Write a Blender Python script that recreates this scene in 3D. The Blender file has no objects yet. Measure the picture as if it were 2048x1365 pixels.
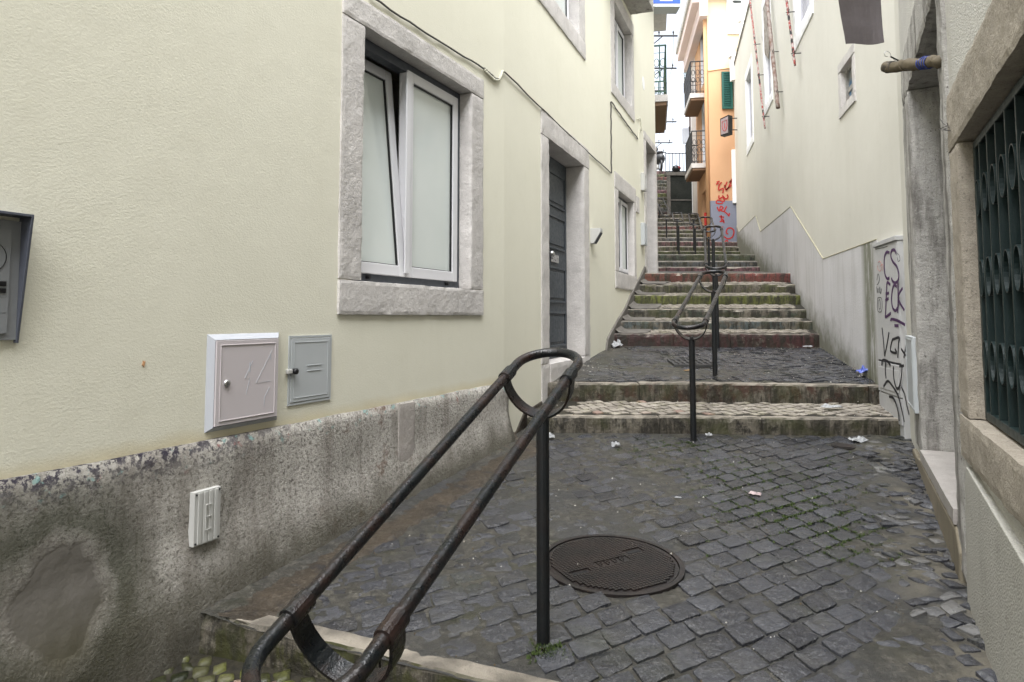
import bpy, bmesh, math, random
from mathutils import Vector, noise
random.seed(7)
SC = bpy.context.scene
COL = SC.collection
R = math.radians
# ------------------------------------------------------------------ camera, sky, sun
F, P, CX, H = 1400.0, R(4.0), 1024.0, 1.104
CY = 635 - F * math.tan(P)
cam = bpy.data.objects.new('camera', bpy.data.cameras.new('camera'))
COL.objects.link(cam); SC.camera = cam
cam.location = (0, 0, H); cam.rotation_euler = (R(90) + P, 0, 0)
cam.data.sensor_width = 36; cam.data.lens = 36 * F / 2048
cam.data.shift_y = (CY - 682.5) / 2048; cam.data.shift_x = 0
cam.data.clip_start = .05; cam.data.clip_end = 600
SUN_EL, SUN_AZ = 64, 192            # azimuth measured clockwise from +Y
world = bpy.data.worlds.new('World'); SC.world = world; world.use_nodes = True
wn = world.node_tree; bg = wn.nodes['Background']
sky = wn.nodes.new('ShaderNodeTexSky'); sky.sky_type = 'NISHITA'; sky.sun_disc = False
sky.sun_elevation = R(SUN_EL); sky.sun_rotation = R(SUN_AZ); sky.air_density = 1.0; sky.dust_density = 3.0; sky.ozone_density = 1.0
hs = wn.nodes.new('ShaderNodeHueSaturation'); hs.inputs['Saturation'].default_value = .34; hs.inputs['Value'].default_value = 1.0
wn.links.new(sky.outputs[0], hs.inputs['Color'])
wn.links.new(hs.outputs[0], bg.inputs[0]); bg.inputs[1].default_value = .085
sl = bpy.data.lights.new('sun', 'SUN'); sl.energy = 2.6; sl.angle = R(75); sl.color = (.98, .985, 1)
so = bpy.data.objects.new('sun', sl); COL.objects.link(so)
so.rotation_euler = (R(90 - SUN_EL), 0, R(180 - SUN_AZ)); so.location = (0, 0, 30)
SC.view_settings.view_transform = 'Standard'; SC.view_settings.look = 'None'
SC.view_settings.exposure = 2.32; SC.view_settings.gamma = 1; SC.view_settings.use_curve_mapping = False
SC.cycles.max_bounces = 8; SC.cycles.diffuse_bounces = 5

# ------------------------------------------------------------------ surveying: where a sight line meets a real wall or the ground
def ray(px, py):
    u = (px - CX) / F; v = (CY - py) / F
    return (u, math.cos(P) - v * math.sin(P), math.sin(P) + v * math.cos(P))
def at_y(px, py, Y):
    r = ray(px, py); t = Y / r[1]
    return Vector((t * r[0], Y, H + t * r[2]))
def nrm(x, y):
    l = math.hypot(x, y); return (x / l, y / l)
class Frame:
    """a wall: s runs along it, n out of it into the alley, z up"""
    def __init__(f, o, d, side):
        f.o, f.d = o, nrm(*d); f.n = (f.d[1] * side, -f.d[0] * side)
    def p(f, s, n, z):
        return Vector((f.o[0] + f.d[0] * s + f.n[0] * n, f.o[1] + f.d[1] * s + f.n[1] * n, z))
    def sv(f, px, py, n=0):
        r = ray(px, py); o = (f.o[0] + f.n[0] * n, f.o[1] + f.n[1] * n); d = f.d
        D = -r[0] * d[1] + d[0] * r[1]
        t = (-o[0] * d[1] + d[0] * o[1]) / D
        s = (r[0] * o[1] - r[1] * o[0]) / D
        return s, H + t * r[2]
d1 = nrm(646, 1400)
W1 = Frame((-2.3 * d1[1], 2.3 * d1[0]), d1, 1)
W2 = Frame((-.06, 5.36), (536, 1400), 1)
E1 = Frame((1.875, 0), (.2255, 1), -1)          # far right wall
E2 = Frame((.48, 0), (666, 1400), -1)           # near right wall
WORLD = Frame((0, 0), (1, 0), -1)               # s=x, n=y

# ------------------------------------------------------------------ mesh helper
def fn(v, sc): return noise.noise(Vector(v) * sc)
class MB:
    def __init__(m): m.v = []; m.f = []; m.uv = []; m.tone = []
    def add(m, vs, fs, tone=.5):
        b = len(m.v); m.v += [Vector(v) for v in vs]
        for f in fs: m.f.append([b + i for i in f]); m.tone.append(tone)
        return b
    def quad(m, a, b, c, d, tone=.5): m.add([a, b, c, d], [(0, 1, 2, 3)], tone)
    def box(m, fr, s0, s1, n0, n1, z0, z1, tone=.5):
        vs = [fr.p(s, n, z) for z in (z0, z1) for n in (n0, n1) for s in (s0, s1)]
        m.add(vs, [(0, 2, 3, 1), (4, 5, 7, 6), (0, 1, 5, 4), (2, 6, 7, 3), (0, 4, 6, 2), (1, 3, 7, 5)], tone)
    def gbox(m, fr, s0, s1, n0, n1, z0, z1, step=.03, amp=.003, sc=9, tone=.5):
        """subdivided box with an uneven, hand-worked surface"""
        ns, nn, nz = [max(1, min(110, int(abs(b - a) / step))) for a, b in ((s0, s1), (n0, n1), (z0, z1))]
        ids = {}; vs = []; fs = []
        def vid(i, j, k):
            key = (i, j, k)
            if key not in ids:
                q = fr.p(s0 + (s1 - s0) * i / ns, n0 + (n1 - n0) * j / nn, z0 + (z1 - z0) * k / nz)
                e = (i in (0, ns)) + (j in (0, nn)) + (k in (0, nz))
                dv = noise.noise_vector(q * sc) * amp + noise.noise_vector(q * sc * 3.1) * amp * .5
                if e >= 2:
                    c = fr.p((s0 + s1) / 2, (n0 + n1) / 2, (z0 + z1) / 2)
                    loc = [(-1 if i == 0 else 1 if i == ns else 0), (-1 if j == 0 else 1 if j == nn else 0), (-1 if k == 0 else 1 if k == nz else 0)]
                    sh = abs(amp) * (.9 + .8 * fn(q, sc * 1.7))
                    dv -= (fr.p(loc[0], loc[1], loc[2]) - fr.p(0, 0, 0)) * sh
                ids[key] = len(vs); vs.append(q + dv)
            return ids[key]
        for k in (0, nz):
            for i in range(ns):
                for j in range(nn): fs.append((vid(i, j, k), vid(i + 1, j, k), vid(i + 1, j + 1, k), vid(i, j + 1, k)))
        for j in (0, nn):
            for i in range(ns):
                for k in range(nz): fs.append((vid(i, j, k), vid(i + 1, j, k), vid(i + 1, j, k + 1), vid(i, j, k + 1)))
        for i in (0, ns):
            for j in range(nn):
                for k in range(nz): fs.append((vid(i, j, k), vid(i, j + 1, k), vid(i, j + 1, k + 1), vid(i, j, k + 1)))
        m.add(vs, fs, tone)
    def prism(m, fr, poly, n0, n1, tone=.5):
        """poly of (s,z) points extruded along n"""
        k = len(poly); vs = [fr.p(s, n0, z) for s, z in poly] + [fr.p(s, n1, z) for s, z in poly]
        m.add(vs, [tuple(range(k))[::-1], tuple(range(k, 2 * k))] + [(i, (i + 1) % k, k + (i + 1) % k, k + i) for i in range(k)], tone)
    def slab(m, poly, z0f, z1f, tone=.5):
        """poly of (x,y) between two height functions"""
        k = len(poly); vs = [Vector((x, y, z0f(x, y))) for x, y in poly] + [Vector((x, y, z1f(x, y))) for x, y in poly]
        m.add(vs, [tuple(range(k))[::-1], tuple(range(k, 2 * k))] + [(i, (i + 1) % k, k + (i + 1) % k, k + i) for i in range(k)], tone)
    def tube(m, pts, r, seg=10, closed=False, tone=.5, jit=0):
        pts = [Vector(p) for p in pts]; n = len(pts); vs = []; fs = []; up = None
        for i, p in enumerate(pts):
            a = pts[(i - 1) % n] if (closed or i) else p
            b = pts[(i + 1) % n] if (closed or i < n - 1) else p
            t = (b - a).normalized()
            if up is None:
                up = Vector((0, 0, 1)) if abs(t.z) < .9 else Vector((1, 0, 0))
            u = (up - t * up.dot(t)).normalized(); w = t.cross(u); up = u
            rr = r[i] if isinstance(r, (list, tuple)) else r
            for k in range(seg):
                a_ = 2 * math.pi * k / seg; q = rr * (1 + (jit * fn(p + Vector((k, 0, 0)), 37) if jit else 0))
                vs.append(p + u * math.cos(a_) * q + w * math.sin(a_) * q)
        rng = n if closed else n - 1
        for i in range(rng):
            for k in range(seg):
                a_ = i * seg + k; b_ = i * seg + (k + 1) % seg; c_ = ((i + 1) % n) * seg + (k + 1) % seg; d_ = ((i + 1) % n) * seg + k
                fs.append((a_, b_, c_, d_))
        if not closed: fs += [tuple(range(seg))[::-1], tuple((n - 1) * seg + k for k in range(seg))]
        m.add(vs, fs, tone)
    def ribbon(m, pts, w, th, nrmv, tone=.5):
        """flat strip of width w (along nrmv) and thickness th following pts"""
        pts = [Vector(p) for p in pts]; nv = Vector(nrmv).normalized(); n = len(pts); vs = []; fs = []
        for i, p in enumerate(pts):
            t = (pts[min(i + 1, n - 1)] - pts[max(i - 1, 0)]).normalized(); u = t.cross(nv).normalized()
            for a, b in ((-1, -1), (1, -1), (1, 1), (-1, 1)): vs.append(p + nv * a * w / 2 + u * b * th / 2)
        for i in range(n - 1):
            for k in range(4): fs.append((i * 4 + k, i * 4 + (k + 1) % 4, i * 4 + 4 + (k + 1) % 4, i * 4 + 4 + k))
        fs += [(0, 1, 2, 3), ((n - 1) * 4 + 3, (n - 1) * 4 + 2, (n - 1) * 4 + 1, (n - 1) * 4)]
        m.add(vs, fs, tone)
    def build(m, name, mat, parent=None, frame=None, smooth=False, bev=0, recalc=True, at=None):
        me = bpy.data.meshes.new(name)
        off = Vector((0, 0, 0)); q = parent
        while q is not None: off += q.location; q = q.parent
        if parent is None and at is not None: off = Vector(at)
        me.from_pydata([v - off for v in m.v], [], m.f)
        at_ = me.attributes.new('tone', 'FLOAT', 'FACE'); at_.data.foreach_set('value', m.tone)
        if frame is not None:
            uv = me.uv_layers.new(name='UVMap'); dat = []
            for l in me.loops:
                v = m.v[l.vertex_index]; dx = v.x - frame.o[0]; dy = v.y - frame.o[1]
                dat += [dx * frame.d[0] + dy * frame.d[1], v.z]
            uv.data.foreach_set('uv', dat)
        if recalc:
            bm = bmesh.new(); bm.from_mesh(me); bmesh.ops.recalc_face_normals(bm, faces=bm.faces); bm.to_mesh(me); bm.free()
        if smooth: me.polygons.foreach_set('use_smooth', [True] * len(me.polygons))
        me.materials.append(mat); me.update()
        o = bpy.data.objects.new(name, me); COL.objects.link(o)
        if parent is not None: o.parent = parent
        elif at is not None: o.location = at
        if bev:
            b = o.modifiers.new('edge', 'BEVEL'); b.width = bev; b.segments = 2; b.limit_method = 'ANGLE'; b.angle_limit = R(40)
        return o
def tag(o, label=None, cat=None, group=None, kind=None):
    if label: o['label'] = label
    if cat: o['category'] = cat
    if group: o['group'] = group
    if kind: o['kind'] = kind
    return o
def empty(name, loc, label=None, cat=None, group=None, kind=None):
    o = bpy.data.objects.new(name, None); COL.objects.link(o); o.location = loc; o.empty_display_size = .1
    return tag(o, label, cat, group, kind)

# ------------------------------------------------------------------ node helper and materials
class NT:
    def __init__(s, name, rough=.8, spec=.3, metal=0):
        s.m = bpy.data.materials.new(name); s.m.use_nodes = True; s.t = s.m.node_tree; s.b = s.t.nodes['Principled BSDF']
        s.b.inputs['Roughness'].default_value = rough; s.b.inputs['Specular IOR Level'].default_value = spec; s.b.inputs['Metallic'].default_value = metal
        s.geo = s.t.nodes.new('ShaderNodeNewGeometry'); s.pos = s.geo.outputs['Position']
    def _in(s, sock, v):
        if isinstance(v, bpy.types.NodeSocket): s.t.links.new(v, sock)
        elif v is not None:
            if isinstance(v, (tuple, list)) and len(v) == 3 and sock.type == 'RGBA': v = (*v, 1)
            sock.default_value = v
    def noise(s, sc, det=4, rough=.6, vec=None, dist=0, sep=None):
        n = s.t.nodes.new('ShaderNodeTexNoise'); n.inputs['Scale'].default_value = sc; n.inputs['Detail'].default_value = det
        n.inputs['Roughness'].default_value = rough; n.inputs['Distortion'].default_value = dist
        s.t.links.new(vec or s.pos, n.inputs['Vector']); return n.outputs['Fac']
    def vor(s, sc, feat='F1', vec=None, rnd=1):
        n = s.t.nodes.new('ShaderNodeTexVoronoi'); n.feature = feat; n.inputs['Scale'].default_value = sc; n.inputs['Randomness'].default_value = rnd
        s.t.links.new(vec or s.pos, n.inputs['Vector']); return n.outputs['Distance']
    def scale(s, v3, off=(0, 0, 0)):
        n = s.t.nodes.new('ShaderNodeMapping'); n.inputs['Scale'].default_value = v3; n.inputs['Location'].default_value = off
        s.t.links.new(s.pos, n.inputs['Vector']); return n.outputs[0]
    def ramp(s, fac, a, b, c0=0., c1=1.):
        n = s.t.nodes.new('ShaderNodeMapRange'); n.clamp = True
        for k, v in zip(('Value', 'From Min', 'From Max', 'To Min', 'To Max'), (fac, a, b, c0, c1)): s._in(n.inputs[k], v)
        return n.outputs[0]
    def mix(s, f, a, b, mode='MIX'):
        n = s.t.nodes.new('ShaderNodeMix'); n.data_type = 'RGBA'; n.blend_type = mode
        s._in(n.inputs['Factor'], f); s._in(n.inputs[6], a); s._in(n.inputs[7], b); return n.outputs[2]
    def math(s, op, a, b=0.):
        n = s.t.nodes.new('ShaderNodeMath'); n.operation = op; s._in(n.inputs[0], a); s._in(n.inputs[1], b); return n.outputs[0]
    def bump(s, h, strength=.5, dist=.01, prev=None):
        n = s.t.nodes.new('ShaderNodeBump'); n.inputs['Strength'].default_value = strength; n.inputs['Distance'].default_value = dist
        s.t.links.new(h, n.inputs['Height'])
        if prev: s.t.links.new(prev, n.inputs['Normal'])
        return n.outputs[0]
    def uv(s):
        n = s.t.nodes.new('ShaderNodeUVMap'); x = s.t.nodes.new('ShaderNodeSeparateXYZ'); s.t.links.new(n.outputs[0], x.inputs[0])
        return x.outputs[0], x.outputs[1]
    def xyz(s):
        x = s.t.nodes.new('ShaderNodeSeparateXYZ'); s.t.links.new(s.pos, x.inputs[0]); return x.outputs
    def tone(s):
        n = s.t.nodes.new('ShaderNodeAttribute'); n.attribute_name = 'tone'; return n.outputs['Fac']
    def set(s, col=None, rough=None, normal=None, **k):
        s._in(s.b.inputs['Base Color'], col); s._in(s.b.inputs['Roughness'], rough); s._in(s.b.inputs['Normal'], normal)
        return s.m

def plaster(name, c, c2=None, bscale=60, bstr=.35, dirt=.25, dirtcol=None, streak=.15, coarse=0):
    n = NT(name, .9, .15); c2 = c2 or tuple(x * .9 for x in c); dirtcol = dirtcol or tuple(x * .6 for x in c)
    big = n.noise(.9, 5, .6); col = n.mix(n.ramp(big, .35, .7), c, c2)
    st = n.noise(1, 5, .6, n.scale((6, 6, .5))); col = n.mix(n.ramp(st, .5, .8, 0, streak), col, dirtcol)
    sp = n.noise(7, 8, .7); col = n.mix(n.ramp(sp, .56, .8, 0, dirt), col, dirtcol)
    h = n.noise(bscale, 6, .7, n.scale((1, 1, 1.7))); h2 = n.noise(bscale * .1, 2, .4)
    col = n.mix(n.ramp(n.noise(bscale * 2.5, 3, .7), .5, .8, 0, dirt * .6), col, dirtcol)
    nm = n.bump(h2, .25, .008); nm = n.bump(h, bstr, .005, nm)
    if coarse: nm = n.bump(n.vor(coarse), .5, .008, nm)
    return n.set(col, None, nm)
def stonemat(name, c, dark=(.12, .11, .1), pit=.6, amt=.5, bscale=45, bstr=.5, rust=0, rough=.85, grime=.3, gth=.52):
    n = NT(name, rough, .25)
    a = n.noise(3.0, 6, .65); col = n.mix(n.ramp(a, .3, .7), c, tuple(x * .74 for x in c))
    w = n.noise(14, 6, .7); col = n.mix(n.ramp(w, .5, .78, 0, amt), col, tuple(min(1, x * 1.28) for x in c))
    p = n.noise(85, 4, .75); pits = n.ramp(p, .60, .66, 0, pit); col = n.mix(n.ramp(n.noise(190, 3, .7), .50, .68, 0, amt), col, tuple(x * .55 for x in c)); col = n.mix(pits, col, dark)
    if grime:
        st = n.noise(1, 6, .65, n.scale((9, 9, 1.3))); col = n.mix(n.ramp(st, gth, gth + .2, 0, grime), col, dark)
    if rust: col = n.mix(n.ramp(n.noise(5, 5, .7), .6, .74, 0, rust), col, (.28, .15, .06))
    h = n.noise(bscale, 6, .7); nm = n.bump(h, bstr, .012); nm = n.bump(n.ramp(p, .58, .72, 1, 0), .45, .006, nm)
    nm = n.bump(n.noise(13, 4, .6), .25, .012, nm)
    return n.set(col, None, nm)
def paint(name, c, rough=.45, wear=.15, wc=None, bstr=.08, metal=0, spec=.4):
    n = NT(name, rough, spec, metal); wc = wc or tuple(x * .6 for x in c)
    col = n.mix(n.ramp(n.noise(4, 6, .6), .4, .75, 0, wear), c, wc)
    col = n.mix(n.ramp(n.noise(1, 5, .6, n.scale((22, 22, 2))), .55, .8, 0, wear), col, wc)
    return n.set(col, n.ramp(n.noise(30, 4), .3, .7, rough * .8, min(1, rough * 1.25)), n.bump(n.noise(120, 3), bstr, .002))
M = {}
M['cream'] = plaster('cream_plaster', (.70, .685, .575), (.665, .65, .54), 75, .34, .16, (.5, .47, .36), .10)
def ochre_foot(m):
    t = m.node_tree; b = t.nodes['Principled BSDF']; l = b.inputs['Base Color'].links[0].from_socket; n = NT.__new__(NT); n.m, n.t, n.b = m, t, b
    n.geo = t.nodes.new('ShaderNodeNewGeometry'); n.pos = n.geo.outputs['Position']; us, uz = n.uv()
    f = n.ramp(n.math('ADD', uz, n.ramp(n.noise(5, 5, .6), 0, 1, -.03, .03)), .615, .67, .5, 0)
    t.links.new(n.mix(f, l, (.52, .43, .23)), b.inputs['Base Color']); return m
M['cream_foot'] = ochre_foot(M['cream'].copy())
M['ivory'] = plaster('ivory_plaster', (.615, .60, .54), (.57, .555, .495), 50, .3, .2, (.42, .39, .33), .12)
M['roughwhite'] = plaster('rough_white_plaster', (.60, .59, .55), (.50, .49, .45), 95, .9, .5, (.28, .25, .2), .3, coarse=120)
M['stone'] = stonemat('limestone_trim', (.60, .575, .55), pit=.4, grime=.12, amt=.4)
M['stone_rough'] = stonemat('rough_limestone', (.42, .405, .375), (.05, .045, .04), .7, .6, 60, .9, grime=.9)
M['granite'] = stonemat('brown_granite', (.42, .375, .31), (.09, .075, .06), .7, .7, 80, .8, grime=.25)
M['marble'] = stonemat('pink_marble', (.42, .395, .37), (.2, .15, .14), .3, .6, 30, .1, rough=.5, grime=.35)
M['kerb'] = stonemat('kerb_limestone', (.36, .32, .26), (.09, .07, .05), .4, .5, 50, .5, grime=.2, rough=.6)
M['rail'] = None
def railmat(rough0=.2, rough1=.45, brown=(.018, .010, .008)):
    n = NT('black_rail_paint', .3, .4)
    a = n.noise(9, 5, .65); col = n.mix(n.ramp(a, .45, .62), (.004, .0055, .0065), brown)
    col = n.mix(n.ramp(n.noise(160, 3, .8), .74, .80, 0, .8), col, (.3, .28, .25))
    nm = n.bump(n.noise(70, 4, .6), .45, .004); nm = n.bump(n.vor(190), .3, .002, nm)
    return n.set(col, n.ramp(n.noise(40, 4), .3, .7, rough0, rough1), nm)
M['rail'] = railmat()
M['post'] = railmat(.4, .7, (.007, .006, .006))
M['dark_iron'] = paint('dark_iron', (.02, .022, .024), .5, .3, (.05, .04, .035), .3)
M['green_iron'] = paint('green_iron', (.006, .017, .017), .45, .3, (.02, .03, .028), .4)
M['door'] = paint('slate_door_paint', (.040, .050, .060), .5, .2, (.06, .065, .07), .1)
M['frame_dark'] = paint('slate_window_frame', (.055, .062, .075), .5, .2)
M['pvc'] = paint('white_window_frame', (.62, .62, .64), .35, .06, (.6, .6, .58), .02)
M['white_paint'] = paint('white_cover_plastic', (.47, .47, .45), .5, .15, (.35, .33, .3), .1)
M['cab_pink'] = paint('grey_pink_enamel', (.52, .48, .49), .45, .12, (.5, .48, .5), .12)
M['cab_grey'] = paint('grey_enamel', (.43, .455, .465), .45, .12, (.3, .3, .3), .12)
M['cab_white'] = paint('pale_metal_frame', (.44, .46, .50), .45, .1, (.45, .45, .46), .1)
M['cabinet'] = paint('weathered_grey_cabinet', (.44, .44, .44), .6, .35, (.32, .32, .31), .15)
M['steel'] = paint('brushed_steel', (.5, .5, .5), .3, .1, None, .05, 1)
M['intercom'] = paint('grey_anodised_panel', (.24, .25, .26), .4, .1, (.2, .21, .22), .05, .2)
M['intercom_hood'] = paint('blue_grey_hood', (.11, .12, .15), .4, .1, None, .05, .3)
M['black'] = paint('black_plastic', (.012, .012, .013), .35, .1)
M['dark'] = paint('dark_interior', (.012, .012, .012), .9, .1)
M['purple'] = paint('purple_spray', (.055, .018, .075), .6, .3, (.10, .05, .12), .1)
M['blackspray'] = paint('black_spray', (.012, .011, .014), .6, .2, (.05, .05, .05), .1)
M['pinkspray'] = paint('pale_red_marker', (.55, .22, .20), .6, .3)
M['redspray'] = paint('red_spray', (.36, .016, .014), .6, .15, (.4, .05, .04), .1)
M['orange'] = plaster('orange_plaster', (.50, .30, .175), (.47, .275, .155), 40, .2, .15, (.5, .28, .14), .12)
M['yellow'] = plaster('pale_yellow_plaster', (.60, .49, .33), (.57, .46, .30), 40, .2, .1, (.6, .45, .25), .08)
M['tan'] = plaster('tan_plaster', (.52, .30, .16), None, 40, .2, .2, None, .2)
M['bluegrey'] = plaster('blue_grey_dado', (.19, .20, .25), (.165, .175, .215), 40, .2, .3, (.16, .16, .18), .2)
M['peeling'] = plaster('peeling_white_wall', (.62, .58, .54), (.5, .45, .42), 40, .4, .9, (.30, .20, .14), .6)
M['browncorbel'] = plaster('brown_corbel', (.20, .13, .085), None, 40, .2, .3)
M['green_shutter'] = paint('green_shutter', (.008, .07, .055), .5, .25, (.02, .11, .09))
M['green_rail'] = paint('green_balcony_rail', (.03, .09, .065), .5, .3, (.06, .10, .08))
M['white_wall'] = plaster('white_render', (.78, .78, .78), None, 40, .2, .1, None, .05)
M['litter'] = paint('white_paper', (.33, .34, .35), .7, .2, (.5, .5, .5), .2)
M['litter_pink'] = paint('pink_paper', (.42, .32, .32), .7, .4, (.5, .5, .5), .2)
M['litter_blue'] = paint('blue_wrapper', (.06, .10, .45), .35, .5, (.4, .45, .65), .1)
M['bluesign'] = paint('blue_sign_enamel', (.008, .06, .40), .4, .1, (.01, .08, .45))
M['hose'] = paint('ochre_wrapping_tape', (.11, .088, .055), .7, .7, (.05, .04, .026), .6)
M['bluecord'] = paint('blue_cord', (.03, .05, .22), .6, .3)
M['wire'] = paint('wire', (.06, .055, .05), .6, .3)
M['paleflex'] = paint('pale_cable', (.55, .54, .44), .6, .2)
M['sheet'] = None
n = NT('weathered_sheet_metal', .5, .3, .35)
c = n.mix(n.ramp(n.noise(3, 6, .7), .35, .65), (.135, .12, .125), (.10, .088, .088)); c = n.mix(n.ramp(n.noise(1, 6, .7, n.scale((30, 30, 2))), .6, .75, 0, .5), c, (.22, .21, .21))
M['sheet'] = n.set(c, .55, n.bump(n.noise(25, 4), .2, .004))
n = NT('rusty_red_pole', .7, .2)
c = n.mix(n.ramp(n.noise(24, 3, .6), .45, .55), (.20, .025, .02), (.30, .26, .24)); c = n.mix(n.ramp(n.noise(11, 3, .5), .55, .6), c, (.02, .018, .018))
M['redpole'] = n.set(c, .7, n.bump(n.noise(60, 3), .4, .004))
n = NT('rusty_flaking_pipe', .8, .2)
c = n.mix(n.ramp(n.noise(13, 6, .7), .45, .6), (.22, .19, .17), (.11, .06, .045)); M['rustpipe'] = n.set(c, .8, n.bump(n.noise(50, 4), .6, .006))
# frosted glass: pale grey green, reflects the alley a little
n = NT('frosted_glass', .22, .5); c = n.mix(n.ramp(n.noise(1.2, 3), .3, .7), (.56, .61, .585), (.62, .66, .64)); M['glass'] = n.set(c, .05, None)
n = NT('dark_glass', .1, .5); M['glass_dark'] = n.set((.08, .10, .11), .08, None)
# left plinth
n = NT('plinth_stone', .8, .25); us, uz = n.uv()
a = n.noise(4, 7, .7); c = n.mix(n.ramp(a, .3, .7), (.54, .515, .47), (.39, .37, .33))
c = n.mix(n.ramp(n.noise(26, 6, .75), .52, .72, 0, .7), c, (.60, .57, .52)); c = n.mix(n.ramp(n.noise(60, 6, .8), .50, .62, 0, .8), c, (.085, .075, .06))
c = n.mix(n.ramp(n.noise(1, 5, .6, n.scale((7, 7, .8))), .46, .62, 0, .55), c, (.17, .15, .125))
br = n.math('MULTIPLY', n.ramp(n.noise(5.5, 6, .7), .54, .66), n.ramp(n.math('ABSOLUTE', n.math('SUBTRACT', us, 3.12)), .1, .55, 1, 0)); c = n.mix(br, c, (.13, .065, .035))
# algae round the cement patch at the left
dx = n.math('MULTIPLY', n.math('SUBTRACT', us, 1.47), 1.15); dz = n.math('SUBTRACT', uz, .20)
rr = n.math('SQRT', n.math('ADD', n.math('MULTIPLY', dx, dx), n.math('MULTIPLY', dz, dz))); rr = n.math('ADD', rr, n.ramp(n.noise(6, 5, .6), 0, 1, -.09, .09))
alg = n.math('MULTIPLY', n.ramp(rr, .16, .24), n.ramp(rr, .28, .46, 1, 0)); c = n.mix(n.math('MULTIPLY', alg, .7), c, (.042, .048, .022))
c = n.mix(n.ramp(rr, .15, .21, 1, 0), c, (.135, .125, .11))
foot = n.math('ADD', uz, n.ramp(n.noise(5, 5, .65), 0, 1, -.14, .14)); foot = n.math('SUBTRACT', foot, n.math('MULTIPLY', us, .045))
c = n.mix(n.ramp(foot, -.03, .16, .75, 0), c, (.055, .05, .028))
# flecks of old paint below the top edge
top = n.ramp(n.math('ADD', uz, n.ramp(n.noise(3, 3), 0, 1, -.07, .07)), .50, .60); lef = n.ramp(us, 1.9, 2.7, 1, .12)
fl = n.math('MULTIPLY', n.math('MULTIPLY', top, lef), n.ramp(n.noise(30, 5, .7), .47, .54)); c = n.mix(fl, c, (.045, .04, .055))
fl2 = n.math('MULTIPLY', n.ramp(n.math('ADD', uz, n.ramp(n.noise(7, 3), 0, 1, -.06, .06)), .50, .57), n.ramp(n.noise(19, 4, .6, n.scale((1, 1, 1), (5, 3, 2))), .60, .66, 0, .7)); c = n.mix(fl2, c, (.20, .36, .34))
fl3 = n.math('MULTIPLY', n.ramp(uz, .48, .57), n.ramp(n.noise(16, 4, .6, n.scale((1, 1, 1), (1, 13, 7))), .64, .70, 0, .5)); c = n.mix(fl3, c, (.38, .12, .11))
nm = n.bump(n.noise(14, 4, .5), .3, .02); nm = n.bump(n.math('MULTIPLY', n.noise(75, 5, .75), n.ramp(rr, .15, .22, .04, 1)), .9, .02, nm)
M['plinth'] = n.set(c, n.ramp(foot, 0, .3, .45, .85), nm)
# basalt setts
n = NT('basalt_setts', .4, .8); t = n.tone()
c = n.mix(t, (.010, .011, .016), (.045, .048, .058)); c = n.mix(n.ramp(t, .93, .97), c, (.125, .122, .115))
c = n.mix(n.ramp(n.noise(5, 6, .7), .48, .7, 0, .6), c, (.05, .047, .038)); c = n.mix(n.ramp(n.noise(75, 5, .75), .52, .62, 0, .7), c, (.10, .10, .105))  # the fine pale bluish specks paint highlights into the stone colour
c = n.mix(n.ramp(n.noise(2.2, 5, .6), .56, .68, 0, .45), c, (.03, .034, .015))
nm = n.bump(n.noise(34, 6, .75), .6, .012); nm = n.bump(n.noise(120, 4, .7), .5, .004, nm)
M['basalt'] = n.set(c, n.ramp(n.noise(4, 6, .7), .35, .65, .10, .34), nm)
# mud, grout and moss between and over the setts
n = NT('muddy_grout', .7, .4); x, y, z = n.xyz()
c = n.mix(n.ramp(n.noise(6, 7, .7), .35, .65), (.026, .025, .021), (.050, .047, .038)); c = n.mix(n.ramp(n.noise(26, 7, .85), .5, .60, 0, .85), c, (.105, .098, .082)); c = n.mix(n.ramp(n.noise(9, 7, .8), .52, .58, 0, .6), c, (.016, .016, .015))
c = n.mix(n.ramp(n.noise(42, 5, .7), .60, .72, 0, .8), c, (.022, .020, .018))
c = n.mix(n.ramp(n.noise(2.4, 6, .65), .52, .66, 0, .6), c, (.024, .026, .011)); c = n.mix(n.ramp(n.noise(1.6, 5, .6), .46, .6, 0, .8), c, (.036, .037, .038))
sand = n.math('MULTIPLY', n.ramp(n.math('SUBTRACT', x, n.math('MULTIPLY', y, .47)), .1, .35), n.ramp(n.noise(4, 5, .65), .42, .6)); c = n.mix(n.math('MULTIPLY', sand, .8), c, (.13, .118, .092))
nm = n.bump(n.noise(20, 6, .7), .8, .02); nm = n.bump(n.noise(110, 4, .7), .6, .005, nm)
M['mud'] = n.set(c, n.ramp(n.noise(2, 5, .6), .35, .65, .22, .7), nm)
n = NT('brown_worn_concrete', .6, .4)
c = n.mix(n.ramp(n.noise(5, 7, .7), .35, .65), (.055, .042, .028), (.026, .021, .015)); c = n.mix(n.ramp(n.noise(38, 6, .8), .52, .68, 0, .8), c, (.11, .095, .075)); c = n.mix(n.ramp(n.noise(8, 5, .6), .56, .62, 0, .9), c, (.022, .021, .022))
M['brownmud'] = n.set(c, n.ramp(n.noise(3, 5), .35, .65, .3, .7), n.bump(n.noise(25, 6, .7), .9, .02))
n = NT('grey_concrete', .8, .3)
c = n.mix(n.ramp(n.noise(5, 7, .7), .35, .65), (.15, .14, .125), (.08, .073, .065)); c = n.mix(n.ramp(n.noise(12, 6, .7), .56, .7, 0, .6), c, (.05, .05, .03))
M['concrete'] = n.set(c, .75, n.bump(n.noise(30, 6, .7), .7, .012))
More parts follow.
